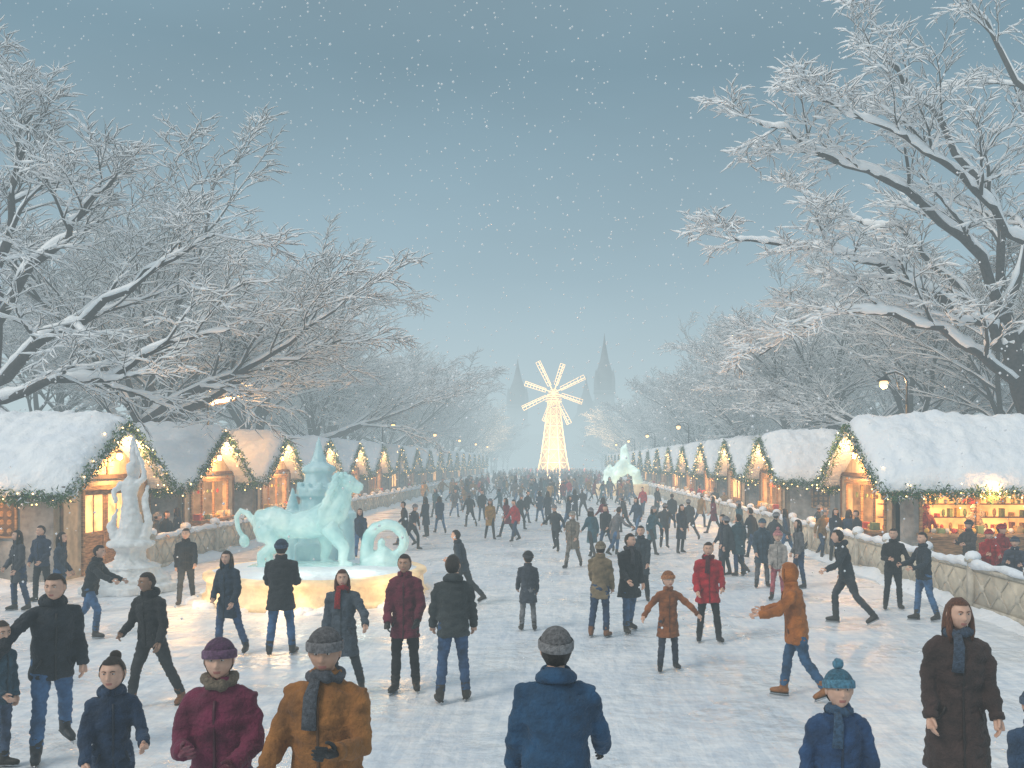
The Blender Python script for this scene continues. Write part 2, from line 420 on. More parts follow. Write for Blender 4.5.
put('child_in_blue_jacket',838,672,None,176,H=1.55,coat=(.015,.06,.16),hat='pom',hatc=(.05,.18,.27),child=True,scarf=(.05,.12,.22),armR=(0,14,24,.1),armL=(0,14,24,.1),hp=-5,bulk=1.1)
put('woman_in_long_brown_coat',957,598,None,172,H=1.90,coat=(.050,.026,.022),fem=True,longhair=True,hair=(.16,.06,.03),scarf=(.06,.09,.14),hem=.45,bulk=1.25,armR=(6,9,22,.05),armL=(4,10,26,.05),pants=BLK,hy=12)
put('child_in_teal_jacket',-2,622,None,-100,H=1.45,coat=(.03,.08,.12),child=True,hair=(.05,.03,.02),armR=(15,15,40,.2))
put('child_in_blue_coat',1034,690,None,170,H=1.4,coat=(.03,.07,.14),child=True,hat='beanie',hatc=(.05,.09,.15))
put('man_in_black_jacket',152,568,706,165,coat=(.013,.015,.019),pants=(.03,.032,.036),boots=BB,skin=SK3,legR=(18,12,8),legL=(-14,8,14),armR=(10,14,55,.35),armL=(0,11,32,.0),lean=7,skate=False,hood=True)
put('man_in_black_jacket',90,543,636,-85,coat=(.014,.018,.024),pants=JEAN,**dict(skA,armR=(50,20,20,0)))
put('woman_in_navy_coat',228,557,644,170,coat=(.015,.035,.065),pants=(.05,.10,.2),fem=True,longhair=True,hair=(.025,.018,.015),hem=.62,legR=(6,6,6),legL=(-8,10,12),armR=(5,10,50,.4),armL=(5,10,30,.2))
put('man_in_black_coat',281,541,655,5,coat=BLK,pants=JEAN,hat='beanie',hatc=(.02,.05,.1),hem=.68,armR=(14,9,68,.55),armL=(14,9,68,.55),bulk=1.1)
put('woman_in_grey_coat',343,573,690,180,coat=(.065,.085,.11),fem=True,longhair=True,hair=(.10,.03,.015),scarf=(.38,.012,.015),hem=.55,armR=(4,8,20,.05),armL=(20,30,38,.1),legR=(5,5,5),legL=(-10,12,10),bulk=1.12,pants=DGR,skin=SK)
put('woman_in_maroon_jacket',405,555,692,180,coat=(.15,.012,.035),fem=True,hair=(.04,.02,.015),hem=.68,pants=(.015,.015,.018),armR=(8,8,30,.15),armL=(8,11,42,.2),skin=SK2,legR=(3,3,3),legL=(-2,5,4),glove=GLB,bulk=1.05)
put('man_in_grey_jacket',453,557,702,8,coat=(.036,.045,.048),pants=(.04,.09,.19),hair=(.03,.02,.015),hood=True,hem=.78,bulk=1.1,quilt=.007,legR=(5,6,6),legL=(-4,5,6),armR=(6,11,20,.05),armL=(6,9,24,.05))
put('man_in_dark_jacket',463,530,601,80,coat=(.02,.035,.055),pants=DGR,**skB)
put('child_in_patterned_coat',528,552,623,5,H=1.4,coat=(.045,.055,.075),pants=(.2,.2,.21),child=True,hat='beanie',hatc=(.03,.03,.035),hem=.62,legR=(0,3,5),legL=(2,3,5))
put('man_in_beige_coat',573,513,563,160,coat=(.19,.165,.135),pants=(.18,.16,.14),hat='beanie',hatc=(.3,.28,.25),hem=.6,**walkA)
put('woman_in_beige_jacket',600,545,632,-20,coat=(.23,.17,.10),pants=DJ,fem=True,hat='beanie',hatc=(.25,.2,.14),hem=.7,boots=BB,bulk=1.1)
put('man_in_black_coat',629,534,632,-150,coat=BLK,pants=(.05,.12,.24),hair=(.03,.025,.02),hem=.62,bulk=1.1,legR=(12,6,5),legL=(-10,8,5),scarf=(.05,.05,.06))
put('man_in_dark_coat',641,527,600,165,coat=(.03,.045,.06),pants=BLK,hem=.62)
put('child_in_brown_coat',668,572,656,185,H=1.42,coat=(.28,.09,.025),pants=(.05,.06,.09),child=True,hat='beanie',hatc=(.36,.13,.04),armR=(10,44,30,0),armL=(10,50,25,0),hem=.6,boots=BLK)
put('man_in_red_coat',708,543,642,180,coat=(.45,.008,.02),pants=(.018,.018,.022),hem=.68,hair=(.03,.02,.015),boots=BLK,armR=(6,9,32,.15),armL=(6,11,50,.25),bulk=1.1,legL=(8,8,8),legR=(-2,3,5),scarf=(.1,.015,.02))
put('man_in_orange_hooded_jacket',797,563,699,76,coat=(.42,.13,.02),pants=(.035,.10,.20),hat='hood',boots=(.32,.12,.03),hem=.72,legR=(16,8,4),legL=(-16,20,4),armR=(34,10,45,.1),armL=(38,10,40,.1),lean=8,skate=True,bulk=1.1,hair=(.1,.05,.03),hy=0)
put('man_in_dark_parka',847,527,624,85,coat=(.02,.03,.04),pants=(.04,.045,.055),hair=(.03,.02,.015),hood=True,**skA)
put('man_in_black_jacket',893,529,610,170,coat=(.014,.015,.02),pants=BLK,armR=(20,12,70,.5),armL=(10,26,34,.1))
put('man_in_navy_jacket',924,533,621,100,coat=(.016,.028,.045),pants=JEAN,armR=(30,12,50,.3),armL=(25,12,50,.3),legR=(8,5,4),legL=(-10,10,4))
put('pedestrian',186,529,600,200,coat=BLK,pants=DGR,**walkA)
put('pedestrian',19,536,600,150,coat=(.05,.055,.07),pants=DJ,fem=True,longhair=True,hem=.6)
put('pedestrian',42,530,594,170,coat=NVY,pants=BLK)
put('pedestrian',60,541,600,-80,coat=(.03,.05,.08),pants=JEAN,fem=True,longhair=True)
put('pedestrian',360,510,555,190,coat=NVY,pants=JEAN,fem=True,longhair=True,**walkA)
put('pedestrian',739,517,571,20,coat=(.03,.07,.09),pants=DJ,hem=.6)
put('pedestrian',762,519,588,175,coat=(.04,.07,.1),pants=(.12,.12,.13),hem=.62,fem=True,hat='beanie',hatc=(.05,.1,.15))
put('pedestrian',778,531,592,160,H=1.5,coat=(.40,.36,.33),pants=(.45,.1,.12),child=True,hat='pom',hatc=(.5,.2,.2))
put('pedestrian',799,526,577,100,coat=(.13,.13,.14),pants=DJ,fem=True,longhair=True)
for at,c,y,h in [((9.25,19.2),(.4,.02,.02),170,1.55),((9.8,19.8),(.32,.03,.03),200,1.62),((9.15,17.9),(.05,.06,.09),150,1.5),((9.9,21.5),(.06,.05,.05),120,1.6)]:
    put('market_visitor',0,0,None,y,H=h,at=at,coat=c,pants=DGR,hair=(.05,.03,.02),hat='beanie',hatc=c,armR=(30,10,70,.4),armL=(30,10,60,.4))
print('people',time.time()-T0)
VAR=[]
for i,(c,p,h,fm,ht) in enumerate([(BLK,DJ,.75,False,None),((.03,.06,.11),JEAN,.65,True,None),((.17,.02,.035),BLK,.6,True,None),((.28,.17,.07),DJ,.7,False,'beanie'),
        (DGR,BLK,.78,False,'beanie'),((.03,.10,.14),DGR,.55,True,'beanie'),((.40,.02,.03),DJ,.75,False,None),((.16,.16,.17),JEAN,.6,False,None),((.02,.03,.05),BLK,.5,True,None),((.42,.24,.06),BLK,.6,True,'beanie')]):
    ps=[walkA,walkB,walkA,skA,skB,walkA,walkB,skB,{},walkB][i]
    mb=person(coat=c,pants=p,hem=h,fem=fm,hat=ht,longhair=fm,det=0,vox=.028,seed=i,bulk=1.05,**ps)
    VAR.append((mb,mb.mesh('pedestrian_%d'%i)))
spots=[(405,502,543,0),(426,500,531,8),(412,505,545,4),(440,498,528,1),(490,500,535,9),(507,498,535,2),(470,495,522,4),(482,492,516,0),(540,490,522,1),(556,506,546,4),(548,494,520,8),(592,510,552,5),(606,508,545,0),(615,511,546,7),(604,500,530,2),(625,497,528,4),
 (652,509,547,5),(664,506,541,4),(681,509,545,8),(637,500,530,1),(672,497,522,0),(690,503,532,4),(700,497,520,3),(724,520,565,8),(731,519,568,4),(752,512,550,0),(740,505,535,5),(772,514,560,4),(787,512,552,1),
 (520,497,523,4),(527,493,518,0),(515,503,534,6),(455,490,513,7),(575,492,516,8),(583,490,512,4),(500,489,510,5),(568,498,527,1),(643,489,510,6),(465,487,507,3),(657,490,511,8),(436,491,512,5),(714,500,526,2),
 (152,515,560,4),(165,514,557,0),(178,512,552,8),(822,510,552,3),(835,511,556,8),(848,511,556,1),(815,507,545,4),(858,513,556,0),(715,489,512,0),(700,487,507,6),(725,492,516,3)]
for px,hd,ft,v in spots:
    X,Y,H=pixels_to_ground(px,hd,ft)
    obj('pedestrian',VAR[v][1],(X,Y,0),R.uniform(0,6.28) ,H/1.8)
cr=MB()
for i in range(300):
    v=R.randrange(10); b=VAR[v][0]
    Y=62+ (R.random()**1.3)*150; X=R.uniform(-9.3,7.4); 
    if abs(X-6)<3.2 and 77<Y<88: continue
    M=Matrix.Translation((X,Y,0))@Matrix.Rotation(R.uniform(0,6.28),4,'Z')@Matrix.Scale(R.uniform(.9,1.05),4)
    A=np.array(b.v); A=np.hstack([A,np.ones((len(A),1))])@np.array(M).T
    o=len(cr.v); mp=[cr.mi(m) for m in b.mats]
    cr.v.extend(map(tuple,A[:,:3])); 
    cr.f.extend([tuple(k+o for k in f) for f in b.f]); cr.m.extend([mp[k] for k in b.m])
obj('distant_crowd',cr.mesh('distant_crowd'))
print('crowd',time.time()-T0,len(cr.v))

# ------------------------------------------------------------------ ice sculptures
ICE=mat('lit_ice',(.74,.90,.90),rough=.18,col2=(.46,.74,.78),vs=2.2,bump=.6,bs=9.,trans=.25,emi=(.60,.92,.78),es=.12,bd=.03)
ICEB=mat('shaded_ice_tower',(.62,.80,.84),rough=.25,col2=(.40,.64,.70),vs=2.2,bump=.6,bs=9.,trans=.2,emi=(.60,.9,.85),es=.07,bd=.03)  # darker copy of the lion ice; shading put into colour and glow
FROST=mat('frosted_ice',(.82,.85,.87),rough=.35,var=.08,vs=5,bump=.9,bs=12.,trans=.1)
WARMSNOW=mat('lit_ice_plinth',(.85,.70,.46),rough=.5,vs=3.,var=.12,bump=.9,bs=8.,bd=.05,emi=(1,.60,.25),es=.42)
def sculpt(m,vox,sm,amp,fr):
    V,Nn,Fs=remesh(m,vox,sm); return wrinkle(V,Nn,amp,fr,1.),Fs
sc=MB()
a=MB()
# standing lion: deep chest, tucked waist, haunches, mane, muzzle, tufted tail
a.tube([(-1.42,0,.88),(-1.28,0,.96),(-.98,0,1.00),(-.55,0,.92),(-.15,0,.96),(.15,0,1.05),(.38,0,1.28),(.52,0,1.56),(.60,0,1.80)],
       [(.14,.14),(.33,.32),(.37,.38),(.29,.30),(.34,.37),(.38,.42),(.32,.36),(.25,.28),(.18,.20)],18)
a.sph((.66,0,1.88),(.23,.20,.21)); a.tube([(.74,0,1.86),(.90,0,1.81),(1.02,0,1.79)],[(.14,.13),(.115,.105),(.07,.07)],12)
a.tube([(.82,0,1.74),(.96,0,1.69)],[(.08,.05),(.06,.03)],8)
for s in (-1,1):
    a.sph((.58,s*.17,2.07),(.06,.04,.08)); a.sph((.82,s*.09,1.95),(.035,.03,.03))
    a.tube([(-1.16,s*.14,.92),(-1.06,s*.26,.72),(-.90,s*.29,.50),(-1.20,s*.29,.28),(-1.18,s*.29,.08),(-1.0,s*.29,.05)],[.25,.25,.165,.10,.095,.085],12)
fwd=[(.30,-.24,.92),(.48,-.26,.68),(.66,-.27,.42),(.62,-.27,.18),(.66,-.27,.08),(.84,-.27,.05)]
a.tube(fwd,[.22,.18,.13,.10,.10,.08],12)
a.tube([(.10,.22,.92),(.10,.25,.68),(.14,.27,.40),(.08,.27,.18),(.10,.27,.08),(.28,.27,.05)],[.22,.18,.13,.10,.10,.08],12)
for i in range(15):      # mane locks
    for j in range(9):
        t=i/14; an=math.pi*(j/8-.5)*1.9
        cx,cz=.50-.36*t,2.02-.92*t; rr_=.24+.13*t
        p=Vector((cx-.02+.05*math.cos(i*2+j),math.sin(an)*rr_,cz+.10*math.cos(an)-.05))
        if p.x>.62: continue
        a.tube([p+Vector((.04,0,.06)),p+Vector((-.03,p.y*.15,-.03)),p+Vector((-.06,p.y*.25,-.15))],[.05,.05,.015],6)
a.tube([(-1.42,0,.98),(-1.58,0,1.20),(-1.74,0,1.26),(-1.84,0,1.12),(-1.80,0,.86),(-1.68,0,.66)],[.09,.075,.065,.06,.055,.05],8)
a.sph((-1.66,0,.58),(.11,.09,.16))
sp=[]
for i in range(26):
    t=i/25; an=math.pi*(1.0-2.2*t); r=.50*(1-.70*t); sp.append((1.60+r*math.cos(an),.05,.52+r*math.sin(an)))
a.tube([(1.10,.05,.0),(1.10,.05,.25)]+sp,[.16,.16]+[.14*(1-.5*i/25) for i in range(26)],12)
a.tube([(1.0,.05,.02),(1.5,.1,.14),(2.02,.1,.02)],[.2,.32,.1],12)
a.tube([(-1.5,0,.0),(-.6,.0,.03),(.4,0,.03),(1.0,0,.0)],[(.4,.05),(.55,.07),(.55,.07),(.3,.05)],12,ref=(0,0,1))
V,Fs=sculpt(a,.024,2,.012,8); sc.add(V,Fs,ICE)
t=MB()
TX,TY=-.28,1.15
t.lathe([(.58,0),(.56,.4),(.46,.46),(.42,1.5),(.50,1.56),(.50,1.74),(.36,1.78),(.32,2.1),(.40,2.14),(.38,2.24),(.20,2.34),(.12,2.56),(.015,2.95)],32,None,(TX,TY,0),fn=lambda an,z:1+.05*math.cos(an*8))
for k in range(10):
    an=k*math.pi/5; t.box((TX+.46*math.cos(an)-.055,TY+.46*math.sin(an)-.055,1.70),(TX+.46*math.cos(an)+.055,TY+.46*math.sin(an)+.055,1.88))
for dx in (-.62,.62): t.lathe([(.24,0),(.22,1.0),(.27,1.04),(.27,1.16),(.18,1.2),(.01,1.75)],20,None,(TX+dx,TY,0))
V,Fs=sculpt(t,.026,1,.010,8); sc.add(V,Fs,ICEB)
PX,PY=-5.35,20.3
e=bpy.data.objects.new('ice_sculpture',None); COL.objects.link(e); e.location=(PX,PY,0)
obj('ice_lion_and_tower',sc.mesh('ice_lion'),(0,0,.64),parent=e)
pb=MB()
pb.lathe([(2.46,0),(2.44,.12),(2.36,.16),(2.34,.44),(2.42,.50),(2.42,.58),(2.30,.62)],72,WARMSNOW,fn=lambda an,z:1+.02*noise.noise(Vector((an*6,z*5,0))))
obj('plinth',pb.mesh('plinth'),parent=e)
pb=MB()
pb.sph((0,0,.58),(2.34,2.34,.12),64,10,SNOW,fn=lambda d:1+.05*noise.noise(Vector(d)*6))
for i in range(60):
    an=R.uniform(0,6.28); pb.sph((2.55*math.cos(an),2.55*math.sin(an),0),(R.uniform(.1,.3),R.uniform(.1,.3),R.uniform(.05,.15)),10,8,SNOW,fn=lambda d:1+.25*noise.noise(Vector(d)*2+Vector((an,0,0))))
obj('plinth_snow',pb.mesh('plinth_snow'),parent=e)
e2=bpy.data.objects.new('ice_sculpture',None); COL.objects.link(e2); e2.location=(6.2,82,0)
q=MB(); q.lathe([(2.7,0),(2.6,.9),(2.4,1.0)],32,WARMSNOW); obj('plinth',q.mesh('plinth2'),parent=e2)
a=MB(); a.tube([(-1.3,0,1.1),(-.9,0,1.8),(-.2,0,2.3),(.2,0,3.2),(.1,0,4.2),(.3,0,4.7)],[.5,.6,.7,.5,.3,.1],12); a.tube([(1.4,0,1),(1.1,0,2),(.4,0,2.6),(.1,0,3)],[.45,.5,.4,.2],10)
a.tube([(-1.6,0,1),(-1.5,0,2.2),(-1.1,0,2.8)],[.3,.3,.08],10)
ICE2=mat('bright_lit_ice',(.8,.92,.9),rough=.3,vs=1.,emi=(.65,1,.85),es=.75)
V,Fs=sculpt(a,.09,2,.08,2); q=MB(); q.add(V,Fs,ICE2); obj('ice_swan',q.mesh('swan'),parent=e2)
a=MB()
a.lathe([(1.05,0),(1.05,.18),(.85,.22),(.85,.32),(.72,.36),(.62,.52),(.66,.58),(.52,.62),(.34,.72),(.30,.92),(.38,1.0),(.52,1.06),(.50,1.14),(.30,1.2)],32,None,fn=lambda an,z:1+.05*math.cos(an*10))
a.tube([(0,0,1.15),(.02,0,1.5),(0,0,1.9),(-.03,0,2.2),(0,0,2.5),(0,0,2.68)],[(.32,.30),(.27,.25),(.2,.17),(.17,.14),(.21,.14),(.07,.07)],16)
a.sph((0,-.02,2.82),(.10,.12,.14)); a.sph((0,.03,2.90),(.12,.13,.10))
a.tube([(.18,0,2.52),(.34,-.05,2.62),(.30,-.05,2.95),(.16,-.02,3.25),(.1,0,3.5)],[.08,.07,.055,.05,.02],8)
a.tube([(-.18,0,2.52),(-.36,-.08,2.3),(-.25,-.2,2.05)],[.08,.065,.045],8)
a.tube([(.3,0,1.2),(.42,0,1.6),(.3,.05,2.1),(.38,.05,2.45)],[.14,.10,.08,.03],8)
a.tube([(-.32,0,1.2),(-.45,0,1.5),(-.33,.05,1.9)],[.14,.10,.03],8)
a.tube([(0,.12,2.6),(.05,.15,3.0),(0,.12,3.4),(.02,.1,3.62)],[.14,.13,.08,.02],8)
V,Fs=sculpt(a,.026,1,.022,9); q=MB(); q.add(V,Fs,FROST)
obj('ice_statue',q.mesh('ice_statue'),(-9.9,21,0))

# ------------------------------------------------------------------ trees
class Tree:
    def __init__(s,seed,snow=1.,amt=1.): s.r=random.Random(seed); s.br=[]; s.snow=snow; s.amt=amt
    def branch(s,p,d,L,r,lvl,droop=0.):
        rr=s.r; n=(8,6,4,3)[min(lvl,3)]
        pts=[p.copy()]; dirs=[]
        d=d.normalized(); rs=[r]
        for i in range(n):
            w=(.12,.14,.14,.16)[min(lvl,3)]
            d=(d+Vector((rr.gauss(0,w),rr.gauss(0,w),rr.gauss(0,w*.7)+(.04 if lvl<2 else 0)-droop*(i/n)))).normalized()
            p=p+d*(L/n); pts.append(p.copy()); dirs.append(d.copy()); rs.append(r*(1-.80*(i+1)/n))
        s.br.append((pts,rs))
        s.kids(pts,dirs,rs,L,lvl)
    def kids(s,pts,dirs,rs,L,lvl):
        rr=s.r
        if lvl>=4: return
        nk=(9,7,5,3)[lvl]; nk=max(2,int(round(nk*s.amt))) if lvl>0 else nk
        n=len(dirs)
        for k in range(nk):
            t=.16+.84*(k+rr.random())/nk
            f=min(t*n,n-1e-3); i=int(f); q=pts[i].lerp(pts[i+1],f-i); d=dirs[i]
            side=d.cross(Vector((0,0,1))); 
            if side.length<.1: side=Vector((rr.uniform(-1,1),rr.uniform(-1,1),0))
            side.normalize()
            sg=1 if (k%2) else -1
            ax=(side*sg*rr.uniform(.6,1)+Vector((0,0,1))*rr.uniform(-.45,.75)).normalized()
            ang=rr.uniform(.38,.82)
            nd=(d*math.cos(ang)+ax*math.sin(ang))
            nL=L*(1-.5*t)*rr.uniform(.46,.70)
            r2=max(.013,rs[i]*rr.uniform(.5,.66))
            s.branch(q,nd,max(nL,.45),r2,lvl+1,droop=.15 if lvl>=1 else .07)
    def limb(s,pts,r0,r1,lvl=0,cap=7.):
        P=[Vector(p) for p in pts]; out=[]
        for i in range(len(P)-1):
            a=P[max(i-1,0)];b=P[i];c=P[i+1];d=P[min(i+2,len(P)-1)]
            for k in range(3):
                t=k/3; out.append(.5*((2*b)+(c-a)*t+(2*a-5*b+4*c-d)*t*t+(3*b-a-3*c+d)*t**3)+Vector((s.r.gauss(0,.09),s.r.gauss(0,.09),s.r.gauss(0,.09))))
        out.append(P[-1]); n=len(out)-1
        rs=[r0+(r1-r0)*i/n for i in range(n+1)]
        s.br.append((out,rs)); dirs=[(out[i+1]-out[i]).normalized() for i in range(n)]
        L=sum((out[i+1]-out[i]).length for i in range(n))
        s.kids(out,dirs,rs,min(L,cap),lvl)
    def mesh(s,name):
        V=[];Fs=[];M=[]; rr=s.r
        C={n:[(math.cos(2*math.pi*k/n),math.sin(2*math.pi*k/n)) for k in range(n)] for n in (3,4,5,6,8)}
        def tube(pts,ab,n,mi,offs=0):
            o=len(V); m=len(pts)
            for i in range(m):
                t=pts[min(i+1,m-1)]-pts[max(i-1,0)]
                sx,sy=t.y,-t.x; l=math.hypot(sx,sy)
                if l<1e-4: sx,sy,l=1,0,1
                sd=Vector((sx/l,sy/l,0)); up=sd.cross(t); up.normalize()
                a,b,of=ab[i]; c=pts[i]+(up if up.z>=0 else -up)*of
                for cx,cy in C[n]: 
                    q=c+sd*(a*cx)+up*(b*cy); V.append((q.x,q.y,q.z))
            for i in range(m-1):
                for k in range(n):
                    k2=(k+1)%n; Fs.append((o+i*n+k,o+i*n+k2,o+(i+1)*n+k2,o+(i+1)*n+k)); M.append(mi)
        for pts,rs in s.br:
            r=rs[0]; n=8 if r>.15 else 5 if r>.05 else 3
            tube(pts,[(q,q,0) for q in rs],n,0)
            if r>.04:
                P2=[];R2=[]
                for i in range(len(pts)-1):
                    for k in range(3): P2.append(pts[i].lerp(pts[i+1],k/3)); R2.append(rs[i]+(rs[i+1]-rs[i])*k/3)
                P2.append(pts[-1]); R2.append(rs[-1])
            else: P2,R2=pts,rs
            sn=[]
            for i,p in enumerate(P2):
                t=(P2[min(i+1,len(P2)-1)]-P2[max(i-1,0)]).normalized()
                h=math.sqrt(max(0,1-t.z*t.z)); h=max(0,(h-.15)/.85)*rr.uniform(.6,1.35)*s.snow
                q=R2[i]; end=.35 if i==len(P2)-1 else 1
                w=(min(q,.14)*.85+.013)*h*end; sn.append((w,(min(q,.12)*.85+.014)*h*end,q*.9+.012))
            tube(P2,sn,6 if r>.05 else 4 if r>.02 else 3,1)
        me=bpy.data.meshes.new(name); me.from_pydata(V,[],Fs); me.materials.append(BARK); me.materials.append(TSNOW)
        me.polygons.foreach_set('material_index',M); me.polygons.foreach_set('use_smooth',[True]*len(Fs)); me.update()
        return me
def generic(seed,H=15.,spread=1.,snow=1.3):
    t=Tree(seed,snow); rr=t.r
    k=H/15
    tp=[Vector((0,0,0)),Vector((rr.uniform(-.2,.2),.1,1.6*k)),Vector((rr.uniform(-.4,.4),rr.uniform(-.3,.3),3.2*k)),Vector((rr.uniform(-.6,.6),rr.uniform(-.5,.5),4.6*k))]
    t.br.append((tp,[.36,.30,.27,.2]))
    n=8
    for i in range(n):
        an=2*math.pi*(i+rr.uniform(-.3,.3))/n; tilt=rr.uniform(.5,1.2) if i%3 else rr.uniform(.15,.4)
        d=Vector((math.cos(an)*math.sin(tilt),math.sin(an)*math.sin(tilt),math.cos(tilt)))
        st=tp[2].lerp(tp[3],rr.random()) if rr.random()<.7 else tp[1].lerp(tp[2],.7)
        t.branch(st,d,rr.uniform(8.5,11)*k*spread,rr.uniform(.14,.2),0,droop=.12)
    return t.mesh('snowy_tree_%d'%seed)
TV=[generic(11),generic(23,15.5),generic(37,14.5)]
print('trees',time.time()-T0,[len(m.polygons) for m in TV])
def W(px,py,Y): return Vector(((px-VX)*Y/F,Y,CAMH-(py-HY)*Y/F))
t=Tree(5,1.75,.85)
Yr=31.6
base=Vector((17.3,Yr,0))
t.br.append(([base,W(1040,440,Yr),W(1022,392,Yr),W(1012,350,Yr),W(1000,300,Yr)],[.5,.42,.38,.34,.28]))
t.limb([W(1012,350,Yr),W(975,318,Yr-.5),W(920,285,Yr-1),W(860,262,Yr-1.5),W(800,243,Yr-2),W(735,240,Yr-2)],.20,.04,cap=6)
t.limb([W(1000,300,Yr),W(965,240,Yr-.3),W(905,192,Yr-.8),W(850,165,Yr-1),W(800,138,Yr-1.4),W(760,124,Yr-1.5)],.19,.035,cap=6)
t.limb([W(1000,300,Yr),W(1000,225,Yr+.3),W(960,150,Yr),W(915,90,Yr-.2),W(865,45,Yr-.5)],.18,.04,cap=6)
t.limb([W(1022,392,Yr),W(980,352,Yr-.8),W(915,318,Yr-1.5),W(850,310,Yr-2),W(800,330,Yr-2.2),W(760,355,Yr-2.4)],.17,.03,cap=5)
t.limb([W(1005,310,Yr),W(1030,220,Yr+1),W(1040,130,Yr+1),W(1000,50,Yr+1),W(960,-20,Yr+1)],.19,.05)
t.limb([W(1012,350,Yr),W(1060,280,Yr),W(1100,200,Yr),W(1120,120,Yr)],.2,.05)
t.limb([W(1012,350,Yr),W(960,290,Yr+2),W(900,230,Yr+3),W(850,220,Yr+4),W(800,190,Yr+5)],.15,.03,cap=5)
t.limb([W(1020,240,Yr-1),W(975,190,Yr-2),W(925,150,Yr-3),W(870,118,Yr-3.5),W(820,100,Yr-4)],.14,.03,cap=5)
obj('snowy_tree',t.mesh('snowy_tree_r'))
t=Tree(9,1.6,.9); Yl=29.0
base=Vector((-18.6,Yl,0))
t.br.append(([base,W(-20,440,Yl),W(-12,390,Yl),W(-8,340,Yl),W(-5,290,Yl)],[.45,.38,.34,.3,.25]))
t.limb([W(-12,390,Yl),W(35,345,Yl-.3),W(90,318,Yl-.6),W(150,272,Yl-.8),W(215,235,Yl-1)],.2,.03)
t.limb([W(-8,340,Yl),W(20,280,Yl),W(60,235,Yl-.5),W(90,205,Yl-1),W(115,178,Yl-1)],.18,.03,cap=5)
t.limb([W(-5,290,Yl),W(10,220,Yl),W(20,160,Yl),W(35,110,Yl)],.17,.03,cap=5)
t.limb([W(-12,400,Yl),W(50,385,Yl-1),W(110,372,Yl-1.5),W(170,345,Yl-2),W(230,330,Yl-2)],.16,.03)
t.limb([W(-5,290,Yl),W(-30,200,Yl+1),W(-20,120,Yl+1),W(0,80,Yl+1)],.17,.03,cap=5)
obj('snowy_tree',t.mesh('snowy_tree_l'))
i=0
def tree(x,y,s):
    global i
    obj('snowy_tree',TV[i%3],(x,y,0),R.uniform(0,6.28),(s*R.uniform(.95,1.1),s*R.uniform(.95,1.1),s*R.uniform(.9,1.05))); i+=1
tree(-16.6,36.2,1.0); tree(19,37.2,.9)
y=44.
while y<330:
    tree(-18+R.uniform(-1,1),y+R.uniform(-2,2),R.uniform(.95,1.12)); tree(16.8+R.uniform(-1,1),y+R.uniform(-2,2),R.uniform(.88,1.05))
    y+=9.5 if y<140 else 16
y=34.
while y<200:
    tree(-28+R.uniform(-2,2),y+R.uniform(-3,3),R.uniform(.9,1.1)); tree(28+R.uniform(-2,2),y+R.uniform(-3,3),R.uniform(.85,1.1)); y+=13 if y<100 else 24
print('trees2',time.time()-T0)

# ------------------------------------------------------------------ kiosks
def garland(mb,bl,pts,r=.13,dens=260,seed=0,snowf=.10):
    rr=random.Random(seed)
    for a,b in zip(pts[:-1],pts[1:]):
        a=Vector(a);b=Vector(b);L=(b-a).length
        for k in range(int(L*dens)):
            c=a.lerp(b,rr.random())+Vector((rr.gauss(0,1),rr.gauss(0,1),rr.gauss(0,1)))*r*.42
            d=Vector((rr.gauss(0,1),rr.gauss(0,1),rr.gauss(0,1)-.5)).normalized()*rr.uniform(.08,.17)
            s=d.cross(Vector((rr.gauss(0,1),rr.gauss(0,1),rr.gauss(0,1)))).normalized()*.02
            mb.add([c-s,c+s,c+d],[(0,1,2)],SNOW if rr.random()<snowf else (GREEN1 if rr.random()<.55 else GREEN2))
        for k in range(int(L*5)):
            c=a.lerp(b,rr.random())+Vector((rr.gauss(0,1),rr.gauss(0,1),rr.gauss(0,1)-.4))*r*.6
            bl.sph(c,.020,6,4,BULB)
def snow_roof(w,d,eave,ridge,th=.56,seed=0):
    mb=MB(); nu,nv=72,60; x0,x1=-d-.3,.62; y0,y1=-.5,w+.5
    sl=(ridge-eave)/(w/2)
    top=[];bot=[]
    for a in range(nu+1):
        for b in range(nv+1):
            u=a/nu;v=b/nv; x=x0+(x1-x0)*u; yy=y0+(y1-y0)*v
            dd=math.sqrt((yy-w/2)**2+.12); base=ridge+.0-dd*sl
            e=((1-abs(2*u-1)**11)**.5)*((1-abs(2*v-1)**8)**.45)
            nz=noise.noise(Vector((x*1.1+seed*9,yy*1.1,seed)))*.18+noise.noise(Vector((x*3.1,yy*3.1,seed+5)))*.11+noise.noise(Vector((x*7,yy*7,seed+9)))*.05
            sx=(.09*noise.noise(Vector((x*2,yy*2,3+seed)))) if (a in(0,nu)) else 0
            sy=(.14*noise.noise(Vector((x*1.9,yy,7+seed)))) if (b in(0,nv)) else 0
            top.append((x+sx,yy+sy,base+(th+nz)*e+.03-(.09*(1-e))*(1+noise.noise(Vector((x*3,yy*3,seed))))))
            bot.append((x,yy*.995+.01,base-.12))
    n=len(top); V=top+bot; Fs=[]
    q=nv+1
    for a in range(nu):
        for b in range(nv):
            i=a*q+b; Fs.append((i,i+q,i+q+1,i+1)); Fs.append((n+i,n+i+1,n+i+q+1,n+i+q))
    for a in range(nu):
        i=a*q; Fs.append((i,n+i,n+i+q,i+q)); i=a*q+nv; Fs.append((i,i+q,n+i+q,n+i))
    for b in range(nv):
        i=b; Fs.append((i,i+1,n+i+1,n+i)); i=nu*q+b; Fs.append((i,n+i,n+i+1,i+1))
    mb.add(V,Fs,SNOW)
    return mb.mesh('roof_snow')
